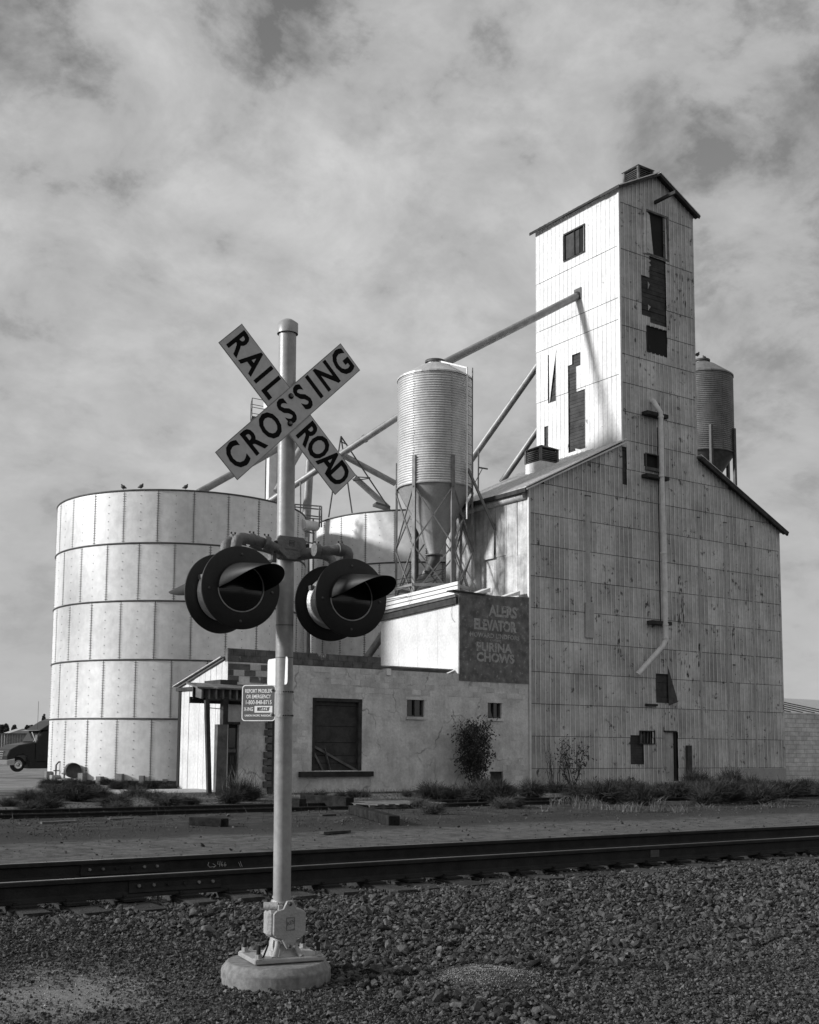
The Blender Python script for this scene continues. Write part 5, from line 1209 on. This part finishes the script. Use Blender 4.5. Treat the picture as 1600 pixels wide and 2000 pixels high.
# ------------------------------------------------------------------ weeds, grass, shrubs
def blades_mesh(name, n, R, H, mat, seed, style='tumble', width=.006):
    rr = np.random.default_rng(seed); V = []; Fc = []
    for i in range(n):
        if style == 'tumble':
            a = rr.uniform(0, 2*PI); e = math.asin(rr.uniform(.02, 1)); l = rr.uniform(.55, 1.05); r0 = rr.uniform(0, .35)*R
            base = Vector((math.cos(a)*r0*rr.random(), math.sin(a)*r0*rr.random(), rr.uniform(0, .3)*H)); d = Vector((math.cos(a)*math.cos(e)*R, math.sin(a)*math.cos(e)*R, math.sin(e)*H))*l*.85
            mid = base+d*.5+Vector(rr.normal(size=3))*.05*R+Vector((0, 0, .08*H)); tip = base+d+Vector(rr.normal(size=3))*.06*R
        else:
            a = rr.uniform(0, 2*PI); r0 = R*math.sqrt(rr.random()); base = Vector((math.cos(a)*r0, math.sin(a)*r0, 0)); h = H*rr.uniform(.4, 1.1); ln = rr.uniform(.1, .6)*h; b = rr.uniform(0, 2*PI)
            mid = base+Vector((math.cos(b)*ln*.3, math.sin(b)*ln*.3, h*.6)); tip = base+Vector((math.cos(b)*ln, math.sin(b)*ln, h))
        tip.z = max(tip.z, .02); mid.z = max(mid.z, .01)
        w = (tip-base).cross(Vector(rr.normal(size=3))).normalized()*width*rr.uniform(.6, 1.4); k = len(V)
        V += [base-w, base+w, mid-w*.8, mid+w*.8, tip]; Fc += [(k, k+1, k+3, k+2), (k+2, k+3, k+4)]
        if style == 'tumble':
            for _ in range(3):   # side twigs
                t_ = rr.uniform(.3, .95); q = base.lerp(mid, t_*2) if t_ < .5 else mid.lerp(tip, t_*2-1); d2 = Vector(rr.normal(size=3))*.13*R+Vector((0, 0, .05*H)); k = len(V)
                V += [q-w*.5, q+w*.5, q+d2]; Fc += [(k, k+1, k+2)]
    me = bpy.data.meshes.new(name); me.from_pydata([tuple(v) for v in V], [], Fc); me.materials.append(mat); return me
tum = [blades_mesh('weed', 620, .5, .42, M['weed' if k % 2 else 'weed_dk'], 30+k, 'tumble', .0055) for k in range(4)]
tum_d = [blades_mesh('dark_weed', 800, .5, .55, M['weed_dk'], 50+k, 'tumble', .007) for k in range(3)]
tall = [blades_mesh('tall_grass', 260, .5, .8, M['weed' if k else 'straw'], 40+k, 'grass', .006) for k in range(3)]
stw = [blades_mesh('straw_tuft', 46, .16, .34, M['straw'], 60+k, 'grass', .004) for k in range(3)]
def plantit(name, meshes, x, y, s, sz, label, cat, group):
    z = gzf(x, y); o = bpy.data.objects.new(name, random.choice(meshes)); COL.objects.link(o); o.location = (x, y, z-.02); o.rotation_euler = (0, 0, random.uniform(0, 6)); o.scale = (s, s, sz)
    return tag(o, label, cat, group)
def px2g(px, py): p = onZ(px, py, 0.02); return p.x, p.y
rw = random.Random(5)
def dark_label(px):
    for lim, w in ((985, 'below the right small window of the annex'), (1060, 'at the corner between annex and elevator'), (1150, 'around the sparse shrub before the elevator'), (1235, 'before the elevator wall left of its torn low window'), (1330, 'before the low elevator door'), (1430, 'right of the leaning plank at the elevator foot'), (1530, 'before the right end of the elevator wall')):
        if px < lim: return 'dark bushy weed '+w
    return 'dark bushy weed before the block shed at the right edge'
LB = 'dry bushy weed in the strip between the siding and the buildings'
for (px, py, s) in ((20, 1577, .8), (60, 1570, 1.3), (110, 1562, 1.5), (150, 1566, 1.6), (190, 1560, 1.3), (225, 1580, 1.2), (265, 1552, 1.3), (300, 1562, 1.0), (330, 1575, 1.3), (372, 1574, .8), (90, 1586, 1.2), (60, 1590, .9), (230, 1586, .8)):
    x, y = px2g(px, py); plantit('weed', tum, x, y, s*1.0, s*.72, LB.replace('buildings', 'left tank'), 'weed', 'dry weeds before the left tank')
for (px, py, s) in ((468, 1568, 1.35), (450, 1572, 1.0), (490, 1566, 1.1)):
    x, y = px2g(px, py); plantit('weed', tum, x, y, s*.9, s*1.1, 'rounded dry weed bush in front of the annex doorway', 'weed', 'weeds at the annex doorway')
for k in range(30):
    px = rw.uniform(90, 348); x, y = px2g(px, rw.uniform(1526, 1540)); plantit('weed', tum_d, x, y, rw.uniform(.8, 1.4), rw.uniform(.35, .7)*(1 if px > 200 else .8), 'dark weed in the band growing along the foot of the left tank', 'weed', 'weeds along the left tank foot')
for k in range(10):
    px = rw.uniform(240, 345); x, y = px2g(px, rw.uniform(1510, 1520)); plantit('tall_grass', tall[1:], x, y, rw.uniform(.6, 1.0), rw.uniform(.9, 1.4), 'tall thin grass clump against the left tank wall', 'grass clump', 'tall grass against the left tank')
for (px, s) in ((600, .5), (625, .7), (665, .6), (690, .7), (712, .6), (795, .6), (840, 1.4), (862, 1.2), (880, 1.0), (905, 1.2)):
    x, y = px2g(px, 1558 if px < 800 else 1563); plantit('weed', tum, x, y, s*.9, s, 'dry weed growing along the foot of the plastered front wall', 'weed', 'weeds along the annex wall')
for k in range(46):
    px = rw.uniform(930, 1640); x, y = px2g(px, rw.uniform(1545, 1578)); big = 1.0+.45*(px > 1330)*rw.random(); plantit('weed', tum_d if rw.random() < .72 else tum, x, y, rw.uniform(.9, 1.7), rw.uniform(.7, 1.25)*big, dark_label(px), 'weed', 'dark weeds along the elevator foot')
for k in range(24):
    px = rw.uniform(1040, 1560); x, y = px2g(px, rw.uniform(1574, 1592)-(px-1040)*.012); plantit('straw_tuft', stw, x, y, rw.uniform(.9, 1.7), rw.uniform(.5, 1.1), 'pale straw tuft at the front edge of the weed band', 'grass tuft', 'straw tufts before the elevator')
for (px, py, s) in ((985, 1582, .9), (845, 1592, .9), (820, 1583, .8), (1008, 1580, .7)):
    x, y = px2g(px, py); plantit('weed', tum, x, y, s, s*.9, 'small dry weed standing between the siding rails', 'weed', 'weeds on the siding')
for (px, py) in ((470, 1545), (455, 1550), (445, 1543), (480, 1552)):
    x, y = px2g(px, py); plantit('straw_tuft', stw, x, y, 2.2, 2.8, 'tall straw tuft leaning on the annex doorway', 'grass tuft', 'straw tufts at the doorway')
# sparse low grass over the strip: one mass
def grass_field():
    rr = np.random.default_rng(77); n = 26000; x = rr.uniform(5, 46, n); y = rr.uniform(18.5, 33.6, n)
    k = in_view(x, y) & (rr.random(n) < .12+.85*sstep(25, 27, y)*(fbm(x, y, .5, 3, 31) > .44)); x, y = x[k], y[k]; z = gz(x, y); n = len(x)
    h = rr.uniform(.04, .2, n); a = rr.uniform(0, 2*PI, n); w = .006; l = h*rr.uniform(.1, .9, n); b = rr.uniform(0, 2*PI, n)
    v = np.zeros((n, 3, 3)); v[:, 0] = np.stack([x-w*np.cos(a), y-w*np.sin(a), z], 1); v[:, 1] = np.stack([x+w*np.cos(a), y+w*np.sin(a), z], 1); v[:, 2] = np.stack([x+l*np.cos(b), y+l*np.sin(b), z+h], 1)
    me = bpy.data.meshes.new('grass'); me.from_pydata(v.reshape(-1, 3).tolist(), [], np.arange(3*n).reshape(-1, 3).tolist()); me.materials.append(M['weed']); o = bpy.data.objects.new('grass', me); COL.objects.link(o); stuff(o)
grass_field()
def shrub(label, x, y, R, H, nleaf, nstem, seed, leafy=1., lsize=.05, crownlo=.15):
    rr = np.random.default_rng(seed); z0 = gzf(x, y); t = thing('shrub', label, 'shrub', (x, y, z0)); st = MB(); tips = []
    for k in range(nstem):
        a = rr.uniform(0, 2*PI); P = Vector((x+rr.normal()*.05, y+rr.normal()*.05, z0)); pts = [P.copy()]; d = Vector((math.cos(a)*R*.75, math.sin(a)*R*.6, H*rr.uniform(.7, 1.0)))
        for j in range(1, 6): P = pts[0]+d*(j/5)+Vector((math.cos(a), math.sin(a), 0))*.1*R*math.sin(j)+Vector(rr.normal(size=3))*.03; pts.append(P); tips.append(P)
        st.tube(pts, [.016, .013, .011, .009, .006, .003], 5)
        for j in range(2, 6):
            for _ in range(2): q = pts[j]; e = q+Vector(rr.normal(size=3))*.16*R+Vector((0, 0, .1*H)); st.tube([q, q.lerp(e, .5)+Vector(rr.normal(size=3))*.01, e], [.005, .004, .002], 4); tips.append(e); tips.append(q.lerp(e, .6))
    st.build('stem', M['bark'], t); lf = MB()
    for i in range(nleaf):
        c = tips[int(rr.integers(len(tips)))]+Vector(rr.normal(size=3))*.085*R*2
        if c.z < z0+crownlo*H*rr.random(): continue
        n_ = Vector(rr.normal(size=3)).normalized(); u = n_.orthogonal().normalized(); v = n_.cross(u); s = lsize*rr.uniform(.6, 1.3)
        lf.add([c-u*s, c+v*s*.45+n_*s*.1, c+u*s, c-v*s*.45+n_*s*.1], [(0, 1, 2), (0, 2, 3)])
    stuff(lf.build('foliage', M['leaf'], t))
shrub('dark leafy shrub against the plastered wall below and left of the right small window', onY(930, 1500, 33.2).x, 33.2, .80, 2.25, 4600, 20, 3, lsize=.055, crownlo=.05)
shrub('sparse half bare shrub before the left part of the elevator wall', onY(1118, 1500, 33.2).x, 33.2, .8, 1.9, 420, 12, 4, lsize=.055)
shrub('thin bare twiggy shrub beside the elevator corner', onY(1085, 1500, 33.3).x, 33.3, .5, 1.7, 20, 8, 5, lsize=.04)

# ------------------------------------------------------------------ old ties, pallet and scraps by the siding
def timber(label, p0, p1, w=.20, h=.15, mat='old_tie'):
    a, b = onZ(*p0, .12), onZ(*p1, .12); a.z = gzf(a.x, a.y)+h/2; b.z = gzf(b.x, b.y)+h/2
    o = MB().bar(a, b, w, h).build('railway_sleeper', M[mat], None, bevel=.012, origin=(a+b)/2); return tag(o, label, 'timber', 'discarded sleepers')
timber('broken black sleeper lying alone on the dirt left of the mast', (376, 1602), (440, 1606))
timber('dark sleeper with its square end facing right, behind the siding', (600, 1568), (684, 1573), .26, .24)
timber('short dark sleeper just right of the mast', (552, 1571), (592, 1573), .24, .2)
timber('weathered sleeper lying askew across the siding', (690, 1583), (770, 1604), .22, .18)
timber('low sleeper half hidden behind the other discarded ones', (590, 1562), (618, 1563), .2, .26)
pal = thing('pallet', 'flat grey slatted wooden pallet lying behind the siding', 'pallet', onZ(765, 1572, .1))
c = onZ(765, 1572, .12)
for k in range(7): MB().obox(c+Vector((-.9+k*.3, .0, .05)), (.11, .02, 0), (-.1, .75, 0), (0, 0, .012)).build('slat', M['wood'], pal)
for k in (-.6, 0, .6): MB().obox(c+Vector((0, k, 0)), (1.05, 0, 0), (0, .05, 0), (0, 0, .04)).build('bearer', M['wood'], pal)
for k, (px, py, l, lab) in enumerate(((115, 1606, .7, 'thin scrap board on the dirt at the far left'), (235, 1600, .5, 'small scrap board on the dirt before the siding'), (640, 1592, .4, 'short wood chip right of the mast'), (655, 1625, .6, 'flat dark board on the service road right of the mast'))):
    c = onZ(px, py, .06); tag(MB().obox(c, (l/2, .05, 0), (0, .07, 0), (0, 0, .02)).build('scrap_board', M['wood' if k < 2 else 'wood_dk'], None, origin=c), lab, 'board')

# ------------------------------------------------------------------ things beside the left tank
dr_c = atD(150, 1503, 46.2); t = thing('steel_drum', 'rusty steel drum lying on its side against the left tank', 'drum', (dr_c.x, dr_c.y, 0))
ax = Vector((-.25, -.97, 0)).normalized(); c = Vector((dr_c.x-.25, dr_c.y-.25, .46))
MB().lathe([(0, -.42), (.27, -.42), (.3, -.40), (.285, -.38), (.285, -.14), (.3, -.12), (.285, -.10), (.285, .12), (.3, .14), (.285, .16), (.285, .38), (.3, .40), (.3, .44), (.27, .43), (.27, .41), (0, .41)], c, ax, 28).build('barrel', M['dark_steel'], t)
MB().box(c.x-.5, c.x+.5, c.y-.3, c.y+.3, -.2, .11).build('cradle', M['slab'], t)
for (px, h, lab) in ((103, .75, 'dark gooseneck standpipe at the left foot of the tank'), (119, .6, 'pale gooseneck standpipe next to the drum')):
    q = atD(px, 1505, 47.0 if px < 110 else 46.7); t = thing('standpipe', lab, 'standpipe', (q.x, q.y-.4, 0)); b = Vector((q.x, q.y-.4, -.1))
    mt = M['dark_steel' if px < 110 else 'pipe']
    MB().tube([b, b+Vector((0, 0, h)), b+Vector((.08, -.05, h+.12)), b+Vector((.22, -.12, h+.14)), b+Vector((.28, -.16, h+.0))], .035, 8).build('pipe', mt, t); MB().box(b.x-.2, b.x+.2, b.y-.15, b.y+.15, -.1, .25 if px < 110 else .1).build('base', M['slab'], t)
    MB().bar(b+Vector((-.1, 0, h*.7)), b+Vector((.1, -.1, h*.7)), .04, .04).build('valve', mt, t)

# ------------------------------------------------------------------ birds
def bird(label, P, flip=1):
    P = Vector(P); d = camR*flip*.55; mb = MB(); UP = Vector((0, 0, .6))
    mb.tube([P+UP*.10-d*.24, P+UP*.13-d*.12, P+UP*.17, P+UP*.23+d*.09, P+UP*.30+d*.12, P+UP*.34+d*.14, P+UP*.33+d*.2], [.012, .045, .085, .07, .035, .035, .006], 8)
    t = mb.build('pigeon', M['feather'], None, origin=P); tag(t, label, 'bird', 'perched pigeons')
    MB().bar(P, P+UP*.12, .015, .015).build('leg', M['dark_steel'], t)
def rim(px, c, z=11.59):
    d = ray(px, 960); o = np.array([0, 0]); cc = np.array(c); A = d[:2]@d[:2]; B = -d[:2]@cc; C = cc@cc-TR*TR; t_ = (-B-math.sqrt(B*B-A*C))/A; return Vector((d[0]*t_, d[1]*t_, z))
bird('pigeon perched on the rim of the left tank, leftmost one', rim(241, C1), -1); bird('pigeon perched on the rim of the left tank, facing the camera between two others', rim(275, C1)); bird('pigeon perched on the rim of the left tank nearest the crossbuck', rim(362, C1), 1)
bird('pigeon on top of the weathered bin behind the elevator', (46.4, 39.5, 21.72), -1); bird('pigeon clinging to the tower edge beside the weathered bin', (TX1+.12, EY-.05, onY(1356, 696).z), 1)

# ------------------------------------------------------------------ truck at the left edge (faces left)
def truck():
    P = atD(38, 1507, 81.0); gz_ = P.z; fwd = -camR*.74-camF*.67; fwd.normalize(); lat = Vector((-fwd.y, fwd.x, 0)); lat = lat if lat.dot(camF) < 0 else -lat
    t = thing('semi_truck', 'dark conventional semi truck parked behind the left tank, facing left', 'truck', (P.x, P.y, gz_))
    W0 = Vector((P.x, P.y, gz_))
    def q(f, s, z): return W0+fwd*(f*.74+.12)+lat*(s*.8)+UP*z*.95       # f forward from front wheel, s towards the camera
    def pr(poly, s0, s1, name, mat, par=t, bev=0.): return MB().prism([q(f, s0, z) for f, z in poly], lat*(s1-s0)).build(name, M[mat], par, bevel=bev)
    pr([(1.3, .55), (1.35, 1.15), (1.1, 1.6), (.2, 1.95), (-1.45, 2.15), (-1.45, .7), (-.8, .7), (-.6, 1.15), (-.2, 1.25), (.3, 1.2), (.6, .9), (.7, .55)], -2.3, -.05, 'hood', 'truck', bev=.06)
    pr([(-1.45, .7), (-1.45, 2.15), (-2.15, 3.0), (-3.6, 3.1), (-3.6, .7)], -2.35, -.02, 'cab', 'truck', bev=.05)
    pr([(-1.7, 3.02), (-3.2, 3.75), (-3.9, 3.95), (-5.4, 3.95), (-5.4, .8), (-3.55, .8), (-3.55, 3.05)], -2.4, 0, 'sleeper', 'truck', bev=.05)
    w = pr([(-1.62, 2.12), (-2.2, 2.85), (-3.0, 2.9), (-3.0, 2.12)], -.03, .0, 'side_window', 'glass'); pr([(-2.05, 2.1), (-2.1, 2.88), (-2.16, 2.88), (-2.11, 2.1)], .0, .012, 'window_bar', 'chrome', w)
    MB().prism([q(-1.44, -.15, 2.2), q(-2.08, -.15, 2.98), q(-2.08, -2.2, 2.98), q(-1.44, -2.2, 2.2)], fwd*.02+UP*.02).build('windscreen', M['glass'], t)
    pr([(1.34, .45), (1.42, .5), (1.42, .85), (.62, .95), (.62, .5)], -2.35, .02, 'bumper', 'chrome', bev=.03)
    pr([(1.26, 1.02), (.75, 1.32), (.62, 1.2), (1.0, 1.0)], -.05, .02, 'headlight', 'chrome'); 
    pr([(-1.5, 3.0), (-2.4, 3.06), (-2.4, 3.14), (-1.25, 3.0)], -2.3, -.05, 'sun_visor', 'chrome')
    pr([(-.9, .22), (-5.5, .22), (-5.5, .85), (-.9, .85)], -2.2, -.04, 'side_skirt', 'lampblack')
    for f0, z0_, f1, z1_ in ((-1.62, 2.12, -2.2, 2.85), (-2.2, 2.85, -3.0, 2.9), (-3.0, 2.9, -3.0, 2.12), (-3.0, 2.12, -1.62, 2.12), (-1.44, 2.15, -2.12, 2.98)): MB().bar(q(f0, .02, z0_), q(f1, .02, z1_), .10, .10).build('window_trim', M['chrome'], w)
    for k in range(4): MB().bar(q(1.38-.03*k, -1.9, .98+.16*k), q(1.38-.03*k, -.35, .98+.16*k), .05, .07).build('grille_bar', M['chrome'], t)
    letter('KENIA', .16, q(-2.6, .0, 1.75), -fwd if (-fwd).dot(camR) > 0 else fwd, UP, lat, .012, M['chalk'], t, 'door_lettering')
    for f in (0, -4.9):
        wh = MB().lathe([(.30, .0), (.46, .02), (.52, -.05), (.52, -.22), (.46, -.28), (.2, -.28)], q(f, 0.0, .52), lat, 32).build('wheel', M['tyre'], t)
        MB().lathe([(0, .02), (.08, .02), (.1, -.03), (.22, -.05), (.27, .0), (.3, .01), (.3, -.05)], q(f, 0, .52), lat, 24).build('rim', M['chrome'], wh)
    MB().tube([q(-3.2, -.3, .65), q(-4.4, -.3, .65)], .32, 20).build('fuel_tank', M['chrome'], t)
    MB().tube([q(-3.75, .05, 1.0), q(-3.75, .05, 3.6)], .07, 12).build('exhaust', M['chrome'], t)
    MB().bar(q(-1.1, .3, 2.9), q(-2.6, .32, .4), .05, .05).build('guy_rod', M['white'], t)
    mr_ = MB().bar(q(-1.6, .25, 1.95), q(-1.6, .25, 2.7), .08, .22).build('mirror', M['chrome'], t)
    MB().tube([q(-1.9, -.2, 3.05), q(-1.9, -.2, 5.2)], .015, 5).build('aerial', M['dark_steel'], t)
    pr([(-.8, .5), (-5.6, .5), (-5.6, .75), (-.8, .75)], -1.6, -.6, 'chassis', 'dark_steel')
truck()

# ------------------------------------------------------------------ far fence, trees, low sheds on the left horizon
ff = thing('board_fence', 'far pale board fence behind the truck on the left horizon', 'fence', atD(25, 1450, 170))
A, B = atD(-60, 1449, 170), atD(95, 1449, 175); zg = -1.2
hA = atD(25, 1433, 170).z
for k in range(30):
    c = A.lerp(B, (k+.5)/30); MB().obox((c.x, c.y, (zg+hA)/2), (B-A).normalized()*(.46*(B-A).length/30)*Vector((1, 1, 0)).length/1.414, (0, .03, 0), (0, 0, (hA-zg)/2)).build('board', M['farwood'], ff)
MB().bar((A.x, A.y-.2, hA), (B.x, B.y-.2, hA), .2, .2).build('top_rail', M['wood'], ff)
shd = thing('far_shed', 'tiny pale shed roof among the distant trees', 'shed', atD(38, 1440, 230)); c = atD(38, 1440, 230)
MB().box(c.x-3, c.x+3, c.y-2, c.y+2, -1.2, c.z+.6).build('wall', M['white'], shd); MB().prism([(c.x-3.2, c.y-2.2, c.z+.6), (c.x+3.2, c.y-2.2, c.z+.6), (c.x, c.y-2.2, c.z+1.7)], (0, 4.4, 0)).build('roof', M['slab'], shd)
for k, (px, py, w, lab) in enumerate(((2, 1424, 11, 'distant dark tree at the very left edge'), (10, 1422, 12, 'distant round tree left of the tiny shed'), (27, 1424, 9, 'distant small tree left above the fence'), (52, 1425, 9, 'distant tree right before the truck roof'), (60, 1424, 10, 'distant tree touching the truck roof'), (84, 1404, 7, 'distant tree top rising over the truck roof'))):
    D = 300; b = atD(px, 1445, D); tp = atD(px, py, D); Rr = w/2/FPX*D; t = thing('tree', lab, 'tree', (b.x, b.y, -1.2), None)
    MB().tube([(b.x, b.y, -1.3), (b.x+.1, b.y, (b.z+tp.z)/2)], [.3, .15], 8).build('trunk', M['bark'], t); rr = np.random.default_rng(k); lf = MB()
    for i in range(500):
        v = Vector(rr.normal(size=3)).normalized()*rr.random()**.4; c = Vector((b.x+v.x*Rr*1.1, b.y+v.y*Rr*1.1, (b.z+tp.z)/2+1.0+v.z*(tp.z-b.z)*.55)); n_ = Vector(rr.normal(size=3)).normalized(); u = n_.orthogonal().normalized(); vv = n_.cross(u); s = .28
        lf.add([c-u*s, c+vv*s, c+u*s, c-vv*s], [(0, 1, 2, 3)])
    stuff(lf.build('crown', M['leaf'], t))
# utility pole outside the frame on the left: its shadow lies on the left tank
sd_ = SUN_DIR
tgt = atD(153, 1250, 47.2); h_ = Vector((sd_.x, sd_.y, 0)); k_ = 22/h_.length; base = tgt+h_*k_
up_ = thing('utility_pole', 'wooden utility pole with crossarm and transformer left of the big tank', 'utility pole', (base.x, base.y, -1))
zt_ = 9.9+22*sd_.z/h_.length
MB().tube([(base.x, base.y, -1.2), (base.x, base.y, zt_)], [.32, .26], 14).build('pole', M['wood'], up_)
MB().obox((base.x, base.y, zt_-.5), (.3, 1.1, 0), (.06, -.02, 0), (0, 0, .07)).build('crossarm', M['wood'], up_)
MB().lathe([(0, -.6), (.55, -.6), (.55, .6), (0, .62)], (base.x+.1, base.y-.75, zt_-3.3), seg=20).build('transformer', M['dark_steel'], up_)
